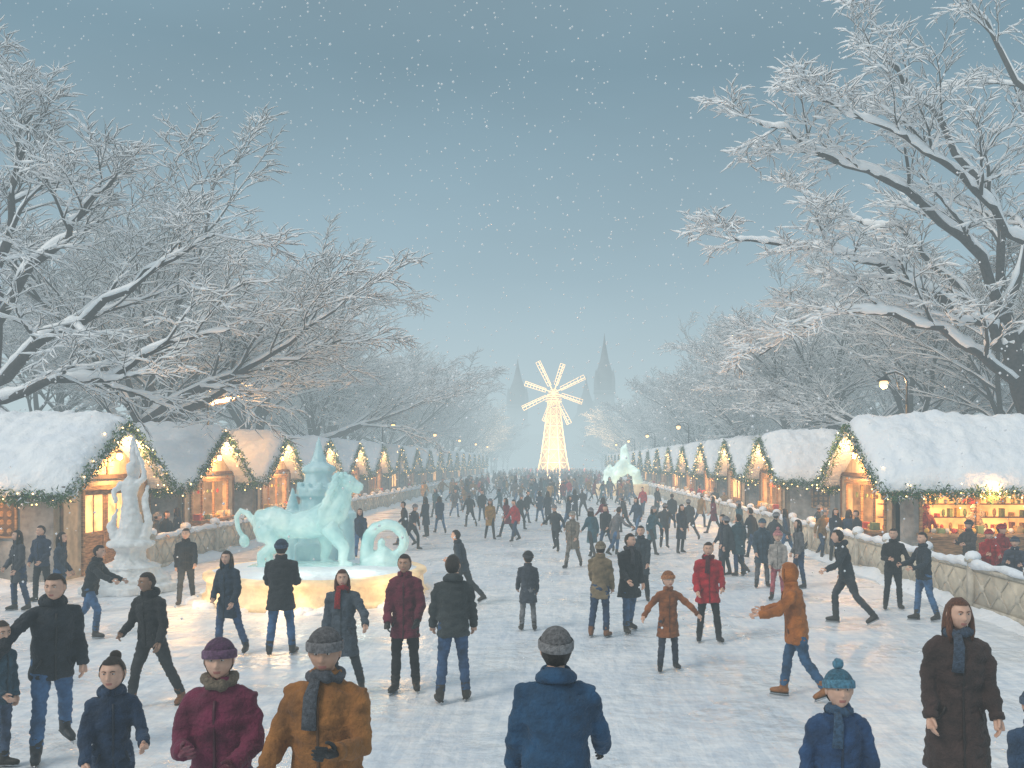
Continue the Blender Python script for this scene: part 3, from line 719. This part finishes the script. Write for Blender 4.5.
def kiosk_parts(kind,seed=0,w=4.8,d=6.2,eave=2.6,ridge=4.05,sideopen=False):
    P={}
    rr=random.Random(seed+50)
    W_=MB(); t=.14
    def longwall(y0,y1,op=None):
        if not op: W_.box((-d,y0,0),(-.001,y1,eave),WALL); return
        a,b,z0,z1=op
        W_.box((-d,y0,0),(a,y1,eave),WALL); W_.box((b,y0,0),(-.001,y1,eave),WALL); W_.box((a,y0,0),(b,y1,z0),WOODW); W_.box((a,y0,z1),(b,y1,eave),WALL)
    longwall(0,t)
    longwall(w-t,w,(-3.9,-.75,1.0,2.18) if sideopen else None)
    W_.box((-d,t,0),(-d+t,w-t,eave),WALL)
    W_.add([(-d,0,eave),(-d,w,eave),(-d,w/2,ridge),(-d+t,0,eave),(-d+t,w,eave),(-d+t,w/2,ridge)],[(0,2,1),(3,4,5)],WALL)
    if kind=='door': op=(1.15,3.65,.05,2.25)
    else: op=(.75,4.05,1.0,2.3)
    fw=CREAM
    W_.box((-t,0,0),(.0,op[0],eave),fw); W_.box((-t,op[1],0),(.0,w,eave),fw)
    W_.box((-t,op[0],0),(.0,op[1],op[2]),WOODW if kind!='door' else WALL); W_.box((-t,op[0],op[3]),(.0,op[1],eave),fw)
    g0=[(0,0,eave),(0,w,eave),(0,w/2,ridge)]; g1=[(-t,a,b) for _,a,b in g0]
    W_.add(g0+g1,[(0,1,2),(5,4,3),(0,2,5,3),(1,4,5,2)],fw)
    P['walls']=W_.mesh('kiosk_walls',False)
    Tm=MB()
    for yy in (op[0]-.1,op[1]): Tm.box((.003,yy,0.02),(.06,yy+.1,eave-.1),WOODW)
    Tm.box((.003,op[0]-.2,op[3]),(.08,op[1]+.2,op[3]+.12),WOODW)
    Tm.box((.003,.02,eave-.06),(.07,w-.02,eave+.06),WOODD)
    for yy in (.02,w-.12): Tm.box((.003,yy,0),(.05,yy+.1,eave-.07),WOODD)
    Tm.tube([(.35,-.42,eave-.27),(.35,w/2,ridge+.0)],[(.06,.1)]*2,4,WOODD,phase=.78); Tm.tube([(.35,w+.42,eave-.27),(.35,w/2,ridge+.0)],[(.06,.1)]*2,4,WOODD,phase=.78)
    Tm.box((.003,w/2-.05,eave+.07),(.05,w/2+.05,ridge-.35),WOODW)
    Tm.box((.004,w/2-.32,eave+.28),(.03,w/2-.06,eave+.75),GLASSW); Tm.box((.004,w/2+.06,eave+.28),(.03,w/2+.32,eave+.75),GLASSW)
    Tm.tube([(.35,w/2,ridge-.1),(.35,w/2,ridge-.75)],[.01]*2,5,METAL); Tm.lathe([(.03,.12),(.11,.04),(.11,.02)],8,METAL,(.35,w/2,ridge-.82)); Tm.sph((.35,w/2,ridge-.90),(.08,.08,.10),10,8,BULB)  # hanging lantern added to go with the facade lights
    if kind!='door':
        Tm.box((.01,op[0]-.15,op[2]-.08),(.42,op[1]+.15,op[2]-.0),WOODW)
        for k in range(9):
            yy=op[0]+.1+k*.36
            if k%2: Tm.sph((.2,yy,op[2]+.08),(.09,.12,.09),8,6,rr.choice(GOODS))
            else: Tm.box((.08,yy-.12,op[2]+.003),(.3,yy+.12,op[2]+rr.uniform(.1,.22)),rr.choice(GOODS))
        for k in range(1,3):
            yy=op[0]+(op[1]-op[0])*k/3; Tm.box((-.1,yy-.03,op[2]),(-.03,yy+.03,op[3]),WOODW)
        for k in range(7):
            yy=op[0]+.25+k*.45; Tm.tube([(-.2,yy,op[3]),(-.2,yy,op[3]-.3)],[.004]*2,4,WOODD); Tm.sph((-.2,yy,op[3]-.36),(.05,.05,rr.uniform(.06,.11)),8,6,rr.choice(GOODS))
    else:
        mid=(op[0]+op[1])/2
        for a,b in ((op[0]+.01,mid-.01),(mid+.01,op[1]-.01)):
            Tm.box((-.09,a,op[2]),(-.03,a+.12,op[3]),WOODW); Tm.box((-.09,b-.12,op[2]),(-.03,b,op[3]),WOODW)
            for z0,z1 in ((op[2],op[2]+.25),(1.0,1.12),(op[3]-.14,op[3])): Tm.box((-.085,a+.12,z0),(-.035,b-.12,z1),WOODW)
            Tm.box((-.07,a+.12,op[2]+.25),(-.055,b-.12,1.0),WOODW); Tm.box((-.07,a+.12,1.12),(-.055,b-.12,op[3]-.14),GLASSW)
            Tm.box((-.08,(a+b)/2-.02,1.12),(-.04,(a+b)/2+.02,op[3]-.14),WOODW)
    for yy,sg in ((0,-1),(w,1)):
        if sg==1 and sideopen: continue
        lo,hi=((yy-.05,yy-.003) if sg<0 else (yy+.003,yy+.05))
        Tm.box((-1.75,lo,1.15),(-1.05,hi,2.05),WOODD)
        for a in (-1.78,-1.07): Tm.box((a,lo-.02 if sg<0 else lo,1.1),(a+.05,hi if sg<0 else hi+.02,2.1),WOODW)
        for z in (1.1,2.05): Tm.box((-1.73,lo-.02 if sg<0 else lo,z),(-1.07,hi if sg<0 else hi+.02,z+.05),WOODW)
        for kx in range(3):
            for kz in range(4): Tm.sph((-1.61+kx*.2,lo if sg<0 else hi,1.27+kz*.22),(.07,.03,.08),8,6,WOODW)
        for k in range(1,3): Tm.box((-d+k*d/3-.05,lo+.01 if sg<0 else lo,0),(-d+k*d/3+.05,hi if sg<0 else hi-.01,eave-.1),mat('grey_timber',(.2,.19,.18),vs=5,bump=.4))
    if sideopen:
        Tm.box((-4.05,w+.003,.92),(-.6,w+.42,1.0),WOODW); Tm.box((-4.05,w+.003,2.18),(-.6,w+.10,2.3),WOODW)
        for x in (-4.0,-2.35,-.75): Tm.box((x,w+.003,1.0),(x+.08,w+.06,2.18),WOODW)
        for k in range(18):
            x=-3.9+k*.18; c=rr.choice(GOODS)
            if k%3: Tm.sph((x,w+rr.uniform(.1,.25),1.07),(.08,.08,.08),8,6,c)
            else: Tm.box((x-.08,w+.1,1.003),(x+.08,w+.3,1.0+rr.uniform(.1,.3)),c)
        for k in range(10):
            x=-3.8+k*.32; Tm.tube([(x,w-.3,2.2),(x,w-.3,1.95)],[.004]*2,4,WOODD); Tm.sph((x,w-.3,1.88),(.05,.05,rr.uniform(.06,.1)),8,6,rr.choice(GOODS))
    P['timber_frame']=Tm.mesh('kiosk_timber',False)
    I=MB()
    I.box((-2.0,t+.01,.02),(-1.95,w-t-(2.3 if sideopen else .01),eave-.02),GLOW)
    if sideopen: I.box((-d+.2,w-2.3,.02),(-.2,w-2.25,eave-.02),GLOW); I.box((-d+.25,w-2.2,.03),(-.3,w-.2,.06),WOODW)
    for z in (.9,1.3,1.7,2.05):
        y9=w-t-(2.4 if sideopen else .02)
        I.box((-1.94,t+.02,z),(-1.65,y9,z+.03),WOODD)
        yy=t+.15
        while yy<y9-.3:
            c=rr.choice(GOODS); h=rr.uniform(.1,.27)
            if rr.random()<.5: I.box((-1.9,yy,z+.031),(-1.7,yy+rr.uniform(.1,.2),z+.03+h),c)
            else: I.sph((-1.8,yy+.08,z+.03+h/2),(.07,.08,h/2),8,6,c)
            yy+=rr.uniform(.2,.34)
        if sideopen:
            I.box((-d+.3,w-2.24,z),(-.3,w-1.95,z+.03),WOODD); x=-d+.4
            while x<-.5:
                c=rr.choice(GOODS); h=rr.uniform(.1,.27)
                if rr.random()<.5: I.box((x,w-2.2,z+.031),(x+.1,w-2.0,z+.03+h),c)
                else: I.sph((x+.06,w-2.1,z+.03+h/2),(.06,.06,h/2),8,6,c)
                x+=rr.uniform(.14,.36)
    for yy in (1.4,2.4,3.4): I.sph((-.9,yy,2.15),.07,10,8,BULB)
    if sideopen:
        for x in (-3.4,-2.3,-1.3): I.sph((x,w-.9,2.12),.07,10,8,BULB)
    P['interior']=I.mesh('kiosk_interior',False)
    P['roof_snow']=snow_roof(w,d,eave,ridge,seed=seed)
    G=MB();B=MB()
    ex=.58
    sl=(ridge-eave)/(w/2)
    garland(G,B,[(ex,-.5,eave-.5*sl-.04),(ex,w/2,ridge-.02),(ex,w+.5,eave-.5*sl-.04)],.2,420,seed)
    for yy in (-.52,w+.52):
        pts=[]
        for k in range(17):
            x=ex-(d+.7)*k/16; pts.append((x,yy,eave-.5*sl-.10-(.12 if k%2 else 0)))
        garland(G,B,pts,.22,420,seed+3)
    P['garland']=G.mesh('garland',False); P['fairy_lights']=B.mesh('fairy_lights')
    return P
def put_kiosk(P,loc,rz):
    e=bpy.data.objects.new('market_kiosk',None); COL.objects.link(e); e.location=loc; e.rotation_euler=(0,0,rz)
    for k,me in P.items(): obj(k,me,parent=e)
KD=kiosk_parts('door',1); KW=kiosk_parts('win',2); KS=kiosk_parts('win',3,sideopen=True,ridge=4.1); KW2=kiosk_parts('win',4)
XL=-12.4; XR=9.6
ys=[22.5]; 
while ys[-1]<150: ys.append(ys[-1]+(7.4 if ys[-1]<60 else 7.8))
for k,y in enumerate(ys): put_kiosk([KD,KW,KW2][k%3],(XL,y,0),0)
yr=[25.4,37.3]
while yr[-1]<155: yr.append(yr[-1]+7.9)
for k,y in enumerate(yr): put_kiosk(KS if k==0 else [KW,KW2,KD][k%3],(XR,y+4.8,0),math.pi)
for at,c in (((11.0,26.7),(.25,.05,.04)),((12.4,26.7),(.35,.3,.25))):
    put('stallholder',0,0,None,180,H=1.72,at=at,coat=c,pants=DGR,hat='beanie',hatc=c,armR=(30,10,55,.2),armL=(30,10,50,.2))
print('kiosks',time.time()-T0)
# ------------------------------------------------------------------ fences + banks
def fence(x,y0,y1,sg,seed):
    mb=MB(); rr=random.Random(seed); y=y0; L=2.3
    while y<y1:
        mb.box((x-.09,y-.09,0),(x+.09,y+.09,.98),FENCE); mb.box((x-.12,y-.12,.98),(x+.12,y+.12,1.05),FENCE)
        mb.sph((x,y,1.09),(.16,.16,.12),10,6,SNOW)
        mb.box((x-.05,y+.09,.82),(x+.05,y+L-.09,.90),FENCE); mb.box((x-.05,y+.09,.06),(x+.05,y+L-.09,.16),FENCE)
        mb.box((x-.025,y+.09,.16),(x+.025,y+L-.09,.82),mat('fence_panel',(.64,.56,.44),vs=3,var=.15,bump=.5,bs=12))
        if y<70:
            for sgn in (-1,1):
                xx=x+sgn*.032
                for k in range(3):
                    a=y+.12+k*(L-.24)/3; b=y+.12+(k+1)*(L-.24)/3
                    mb.tube([(xx,a,.19),(xx,b,.79)],[.022]*2,4,FENCE); mb.tube([(xx+sgn*.003,b,.19),(xx+sgn*.003,a,.79)],[.022]*2,4,FENCE)
                    mb.sph((xx,(a+b)/2,.49),(.04,.09,.09),8,6,FENCE)
        n=9; mb.tube([(x+rr.uniform(-.02,.02),y+.05+(L-.1)*k/n,.93+rr.uniform(-.01,.05)) for k in range(n+1)],[(.11+rr.uniform(-.03,.03),.075+rr.uniform(-.025,.04)) for k in range(n+1)],8,SNOW,ref=(0,0,1))
        y+=L
    return mb.mesh('market_fence')
obj('market_fence',fence(-11,24.5,150,1,1)); obj('market_fence',fence(8.45,9,160,-1,2))
def bank(x,y0,y1,wd,h,seed):
    mb=MB(); V=[];Fs=[]; nx=8; ny=int((y1-y0)/.3)
    for j in range(ny+1):
        y=y0+(y1-y0)*j/ny
        for i in range(nx+1):
            u=i/nx*2-1
            hh=h*(.55+.7*noise.noise(Vector((seed,y*.5,u)))+.45*noise.noise(Vector((seed,y*2.1,u*2))))
            V.append((x+u*wd*(1+.3*noise.noise(Vector((y*.8,seed,2)))),y,max(-.02,hh*(1-u*u))-.01))
    for j in range(ny):
        for i in range(nx): a=j*(nx+1)+i; Fs.append((a,a+1,a+nx+2,a+nx+1))
    mb.add(V,Fs,SNOW); return mb.mesh('snow_bank')
obj('snow_bank',bank(-11.1,24,110,.6,.28,1)); obj('snow_bank',bank(8.65,9,110,.6,.3,2)); obj('snow_bank',bank(-15.5,19.8,22.1,3,.35,3)); obj('snow_bank',bank(13.8,22.5,24.6,3,.35,4))
# ------------------------------------------------------------------ street lamps
LAMP=mat('lamp_glow',(1,.85,.6),emi=(1,.50,.15),es=6.,vs=.1)
def lamp_mesh(h,arm):
    mb=MB()
    mb.lathe([(.14,0),(.14,.25),(.08,.32),(.06,.5),(.05,h-1)],12,METAL)
    mb.tube([(0,0,h-1.02),(0,0,h-.2),(-arm*.15,0,h),(-arm*.5,0,h+.12),(-arm*.85,0,h+.05),(-arm,0,h-.08)],[.045,.04,.035,.03,.03,.03],8,METAL)
    mb.tube([(0,0,h-.75),(-arm*.35,0,h-.45),(-arm*.55,0,h+.08)],[.015]*3,6,METAL)
    mb.lathe([(.03,.12),(.10,.08),(.24,-.02),(.25,-.05)],16,METAL,(-arm,0,h-.15)); mb.sph((-arm,0,h-.30),(.15,.15,.16),14,10,LAMP)
    mb.tube([(0,0,h-.3),(-arm*.15,0,h+.05),(-arm*.5,0,h+.17),(-arm*.9,0,h+.1)],[.03]*4,6,SNOW)
    return mb.mesh('street_lamp')
LM=lamp_mesh(6.0,.8)
for x,y,rz in [(12.2,31.2,0),(-14.0,36.3,math.pi)]+[(-12.9,43.9+k*23.4,math.pi) for k in range(1,6)]+[(10.4,70+k*23.7,0) for k in range(4)]:
    obj('street_lamp',LM,(x,y,0),rz)
# ------------------------------------------------------------------ windmill of lights
WL=mat('windmill_lights',(1,.8,.5),emi=(1,.55,.20),es=4.2,vs=.1)
mb=MB(); n=8; ZT=16.5
def rad_at(z): return 4.0+(1.35-4.0)*(z/ZT)**.75
for k in range(n):
    an=2*math.pi*(k+.5)/n
    mb.tube([(rad_at(z)*math.cos(an),rad_at(z)*math.sin(an),z) for z in (0,4,8,12,ZT)],[.12]*5,6,WL)
lv=[0,2.9,5.8,8.5,11,13.2,15,ZT]
for i_,z in enumerate(lv):
    ring=[(rad_at(z)*math.cos(2*math.pi*(k+.5)/n),rad_at(z)*math.sin(2*math.pi*(k+.5)/n),z) for k in range(n+1)]
    mb.tube(ring,[.10]*(n+1),5,WL,caps=False)
    if i_<len(lv)-1:
        z2=lv[i_+1]
        for k in range(n):
            a=2*math.pi*(k+.5)/n;b=2*math.pi*(k+1.5)/n
            mb.tube([(rad_at(z)*math.cos(a),rad_at(z)*math.sin(a),z),(rad_at(z2)*math.cos(b),rad_at(z2)*math.sin(b),z2)],[.05]*2,4,WL)
            mb.tube([(rad_at(z)*math.cos(b),rad_at(z)*math.sin(b),z),(rad_at(z2)*math.cos(a),rad_at(z2)*math.sin(a),z2)],[.05]*2,4,WL)
for k in range(6):
    zc=ZT+k*.5; r=1.8*math.cos(k/6*1.4); mb.tube([(r*math.cos(q*math.pi/8),r*math.sin(q*math.pi/8),zc) for q in range(17)],[.09]*17,5,WL,caps=False)
CANVAS=mat('windmill_body',(.5,.40,.26),emi=(1,.48,.16),es=.35,vs=.5)
mb.lathe([(rad_at(0)*.9,0),(rad_at(8)*.9,8),(rad_at(ZT)*.9,ZT),(1.5,ZT+.5),(1.1,ZT+2),(.2,ZT+3)],8,CANVAS)
HZ=18.2
mb.tube([(0,-1,HZ),(0,-3,HZ)],[.5,.45],10,WL)
for k in range(8):
    an=math.pi/8*1.15+k*math.pi/4; d=Vector((math.cos(an),0,math.sin(an))); s=Vector((-d.z,0,d.x)); c=Vector((0,-2.7,HZ)); L=7.6 if k%2==0 else 6.6
    wd=.5
    mb.tube([c+d*.3,c+d*L],[.11,.09],6,WL); mb.tube([c+d*1.8+s*wd,c+d*L+s*wd*1.3],[.06]*2,5,WL); mb.tube([c+d*1.8-s*wd*.6,c+d*L-s*wd*.8],[.06]*2,5,WL)
    for q in range(8): p=c+d*(1.8+(L-1.8)*q/7); mb.tube([p-s*wd*(.6+.2*q/7),p+s*wd*(1+.3*q/7)],[.045]*2,5,WL)
obj('windmill',mb.mesh('windmill'),(-.3,200,0))
ST=mat('distant_stone',(.16,.17,.19),vs=.3)
def church(x,y,h,w):
    mb=MB(); mb.box((-w,-w,0),(w,w,h*.55),ST); mb.box((-w*1.1,-w*1.1,h*.55),(w*1.1,w*1.1,h*.57),ST)
    mb.lathe([(w*.95,h*.57),(w*.9,h*.66),(w*1.0,h*.67),(w*.45,h*.80),(w*.12,h*.93),(.05,h)],8,ST)
    for a in (-1,1):
        for b in (-1,1): mb.lathe([(w*.18,h*.57),(w*.18,h*.64),(.05,h*.73)],6,ST,(a*w*.9,b*w*.9,0))
    mb.box((-w*3.5,-w,0),(-w,w*3,h*.33),ST); mb.box((w,-w,0),(w*3,w*3,h*.3),ST)
    mb.add([(-w*3.5,-w,h*.33),(-w,-w,h*.33),(-w*2.2,-w,h*.5),(-w*3.5,w*3,h*.33),(-w,w*3,h*.33),(-w*2.2,w*3,h*.5)],[(0,1,2),(3,5,4),(0,2,5,3),(1,4,5,2)],ST)
    obj('church_tower',mb.mesh('church'),(x,y,0))
church(28,510,76,5.4); church(-22,530,64,5.8); church(19,550,56,5.)
# ------------------------------------------------------------------ ground
gm=bpy.data.materials.new('trodden_snow'); gm.use_nodes=True; nt=gm.node_tree; b=nt.nodes['Principled BSDF']
tc=N(nt,'ShaderNodeTexCoord')
def noi(sc,det=5,st=None,rot=0):
    n=N(nt,'ShaderNodeTexNoise'); n.inputs['Scale'].default_value=sc; n.inputs['Detail'].default_value=det
    s=tc.outputs['Object']
    if st: mp=N(nt,'ShaderNodeMapping'); mp.inputs['Scale'].default_value=st; mp.inputs['Rotation'].default_value=(0,0,rot); nt.links.new(s,mp.inputs[0]); s=mp.outputs[0]
    nt.links.new(s,n.inputs['Vector']); return n.outputs[0]
def ramp(src,a,b_,c0,c1):
    r=N(nt,'ShaderNodeValToRGB'); r.color_ramp.elements[0].position=a; r.color_ramp.elements[1].position=b_
    r.color_ramp.elements[0].color=(*c0,1); r.color_ramp.elements[1].color=(*c1,1); nt.links.new(src,r.inputs[0]); return r.outputs[0]
def mix(f,a,b_,mode='MIX'):
    m=N(nt,'ShaderNodeMix',data_type='RGBA',blend_type=mode)
    if isinstance(f,float): m.inputs[0].default_value=f
    else: nt.links.new(f,m.inputs[0])
    nt.links.new(a,m.inputs[6]); nt.links.new(b_,m.inputs[7]); return m.outputs[2]
c1=ramp(noi(.35,6),.35,.65,(.79,.82,.86),(.93,.92,.91))
c2=ramp(noi(3.,8),.3,.62,(.78,.82,.87),(1,1,1))
c3=ramp(noi(14.,6),.3,.6,(.84,.87,.90),(1,1,1))
cc=mix(.85,c1,c2,'MULTIPLY'); cc=mix(.7,cc,c3,'MULTIPLY')
def scr(st,rot,lo):
    return ramp(noi(1.3,2,st,rot),lo,lo+.012,(1,1,1),(.80,.85,.9))
cc=mix(.35,cc,scr((1,6,1),.9,.52),'MULTIPLY'); cc=mix(.4,cc,scr((6,.6,1),.45,.52),'MULTIPLY'); cc=mix(.35,cc,scr((5,.7,1),-.7,.54),'MULTIPLY')
nt.links.new(cc,b.inputs['Base Color'])
rr_=ramp(noi(.6,4),.4,.6,(.22,.22,.22),(.6,.6,.6)); nt.links.new(rr_,b.inputs['Roughness'])
h=N(nt,'ShaderNodeMath',operation='ADD'); nt.links.new(noi(4.,8),h.inputs[0]); 
h2=N(nt,'ShaderNodeMath',operation='MULTIPLY'); nt.links.new(noi(1.2,3,(4,1,1),.5),h2.inputs[0]); h2.inputs[1].default_value=.5; nt.links.new(h2.outputs[0],h.inputs[1])
bp=N(nt,'ShaderNodeBump'); bp.inputs['Strength'].default_value=.8; bp.inputs['Distance'].default_value=.09; nt.links.new(h.outputs[0],bp.inputs['Height']); nt.links.new(bp.outputs[0],b.inputs['Normal'])
mb=MB(); mb.add([(-700,-60,0),(700,-60,0),(700,900,0),(-700,900,0)],[(0,1,2,3)],gm); obj('snow_ground',mb.mesh('ground',False))
# snowfall
mb=MB(); rs=random.Random(3); V=[];Fs=[]
for k in range(4600):
    Y=12+55*rs.random(); X=(rs.random()*1.3-.65)*Y; Z=rs.uniform(.2,3+Y*.55); r=rs.uniform(.008,.023)*(.5+Y/22)
    o=len(V)
    V+= [(X+r,Y,Z),(X-r,Y,Z),(X,Y+r,Z),(X,Y-r,Z),(X,Y,Z+r),(X,Y,Z-r)]
    for f in ((0,2,4),(2,1,4),(1,3,4),(3,0,4),(2,0,5),(1,2,5),(3,1,5),(0,3,5)): Fs.append(tuple(i_+o for i_ in f))
FL=mat('snowflake',(.9,.92,.95),rough=.9,var=.01)
mb.add(V,Fs,FL); obj('snowfall',mb.mesh('snowfall'))
# ------------------------------------------------------------------ fog volume
fm=bpy.data.materials.new('fog'); fm.use_nodes=True; nt=fm.node_tree; nt.nodes.clear()
out=N(nt,'ShaderNodeOutputMaterial'); ab=N(nt,'ShaderNodeVolumeAbsorption'); em=N(nt,'ShaderNodeEmission'); ad=N(nt,'ShaderNodeAddShader')
K=.0070; FC=(.52,.64,.675)
ab.inputs['Color'].default_value=(0,0,0,1); ab.inputs['Density'].default_value=K
em.inputs['Color'].default_value=(*FC,1); em.inputs['Strength'].default_value=K  # airlight put in as even emission; the volume scatters nothing
nt.links.new(ab.outputs[0],ad.inputs[0]); nt.links.new(em.outputs[0],ad.inputs[1]); nt.links.new(ad.outputs[0],out.inputs['Volume'])
mb=MB(); mb.box((-500,-40,-1),(500,850,21),fm); obj('fog',mb.mesh('fog',False))
# ------------------------------------------------------------------ world + lights
w=bpy.data.worlds.new('World'); scene.world=w; w.use_nodes=True; nt=w.node_tree; nt.nodes.clear()
SE=rad(42)
out=N(nt,'ShaderNodeOutputWorld'); bg=N(nt,'ShaderNodeBackground'); sky=N(nt,'ShaderNodeTexSky',sky_type='NISHITA'); sky.sun_disc=False; sky.sun_elevation=SE
tc=N(nt,'ShaderNodeTexCoord'); sx=N(nt,'ShaderNodeSeparateXYZ'); nt.links.new(tc.outputs['Generated'],sx.inputs[0])
r=N(nt,'ShaderNodeValToRGB'); els=r.color_ramp.elements
els[0].position=0; els[0].color=(.52,.64,.68,1); els[1].position=1; els[1].color=(.74,.78,.82,1)
for p,c in ((.08,(.37,.50,.575)),(.20,(.205,.335,.42)),(.40,(.105,.215,.29)),(.55,(.2,.31,.38)),(.75,(.56,.64,.70))):
    q=els.new(p); q.color=(*c,1)
nt.links.new(sx.outputs[2],r.inputs[0])
nz=N(nt,'ShaderNodeTexNoise'); nz.inputs['Scale'].default_value=1.8; nz.inputs['Detail'].default_value=6
mp=N(nt,'ShaderNodeMapping'); mp.inputs['Scale'].default_value=(1,1,2.5); nt.links.new(tc.outputs['Generated'],mp.inputs[0]); nt.links.new(mp.outputs[0],nz.inputs['Vector'])
mr=N(nt,'ShaderNodeMapRange'); mr.inputs['From Min'].default_value=.3; mr.inputs['From Max'].default_value=.7; mr.inputs['To Min'].default_value=8.2; mr.inputs['To Max'].default_value=11.8
nt.links.new(nz.outputs[0],mr.inputs['Value'])
sc_=N(nt,'ShaderNodeVectorMath',operation='SCALE'); nt.links.new(r.outputs[0],sc_.inputs[0]); nt.links.new(mr.outputs[0],sc_.inputs['Scale'])
mx=N(nt,'ShaderNodeMix',data_type='RGBA'); mx.inputs[0].default_value=.92
nt.links.new(sky.outputs[0],mx.inputs[6]); nt.links.new(sc_.outputs[0],mx.inputs[7]); nt.links.new(mx.outputs[2],bg.inputs[0]); bg.inputs[1].default_value=.1; nt.links.new(bg.outputs[0],out.inputs[0])
L=bpy.data.lights.new('sun','SUN'); L.energy=1.7; L.angle=rad(18); L.color=(1,.92,.81)
so=bpy.data.objects.new('sun',L); COL.objects.link(so)
dirv=Vector((-math.sin(rad(50))*math.cos(SE),-math.cos(rad(50))*math.cos(SE),math.sin(SE)))
so.rotation_euler=dirv.to_track_quat('Z','Y').to_euler(); sky.sun_rotation=math.atan2(dirv.x,dirv.y)
def pl(name,loc,e,c=(1,.50,.18),r=.15):
    l=bpy.data.lights.new(name,'POINT'); l.energy=e; l.color=c; l.shadow_soft_size=r
    o=bpy.data.objects.new(name,l); COL.objects.link(o); o.location=loc
for k in range(4): pl('kiosk_lamp',(XL-.8,ys[k]+2.4,2.0),140)
for k in range(4): pl('kiosk_lamp',(XR+.8,yr[k]+2.4,2.0),140)
pl('kiosk_lamp',(XR+2.4,yr[0]+1.0,2.1),130)
for k in range(6): pl('added_facade_light',(XL+.55,ys[k]+2.4,3.0),230,r=.1)  # point lights added to make the gable fronts glow warm
for k in range(6): pl('added_facade_light',(XR-.55,yr[k]+2.4,3.0),230,r=.1)
pl('eave_lights',(XR+2.4,yr[0]-.75,2.0),110); pl('eave_lights',(XL-1.5,ys[0]-.75,2.0),60)
pl('street_lamp_light',(11.4,31.2,5.45),260); pl('street_lamp_light',(-13.2,36.3,5.45),260)
pl('sculpture_lamp',(PX-.2,PY-1.7,.95),12,(.75,1,.85),.1); pl('sculpture_lamp',(PX+1.2,PY-1.3,.95),10,(.8,1,.85),.1)
for dx,dy in ((0,-2.95),(2.3,-2.0),(-2.3,-2.0)): pl('plinth_lamp',(PX+dx,PY+dy,.5),30,(1,.60,.28),.4)
pl('windmill_lamp',(0,190,6),22000,(1,.62,.3),2.)
cam=bpy.data.cameras.new('camera'); co=bpy.data.objects.new('camera',cam); COL.objects.link(co)
co.location=(0,0,CAMH); co.rotation_euler=(rad(90),0,0); cam.sensor_width=36; cam.lens=36*F/1024
cam.shift_x=-(VX-512)/1024; cam.shift_y=(HY-384)/1024; cam.clip_end=2000; cam.clip_start=.1
scene.camera=co
scene.view_settings.view_transform='Standard'; scene.view_settings.look='None'; scene.view_settings.exposure=0
print('done',time.time()-T0)
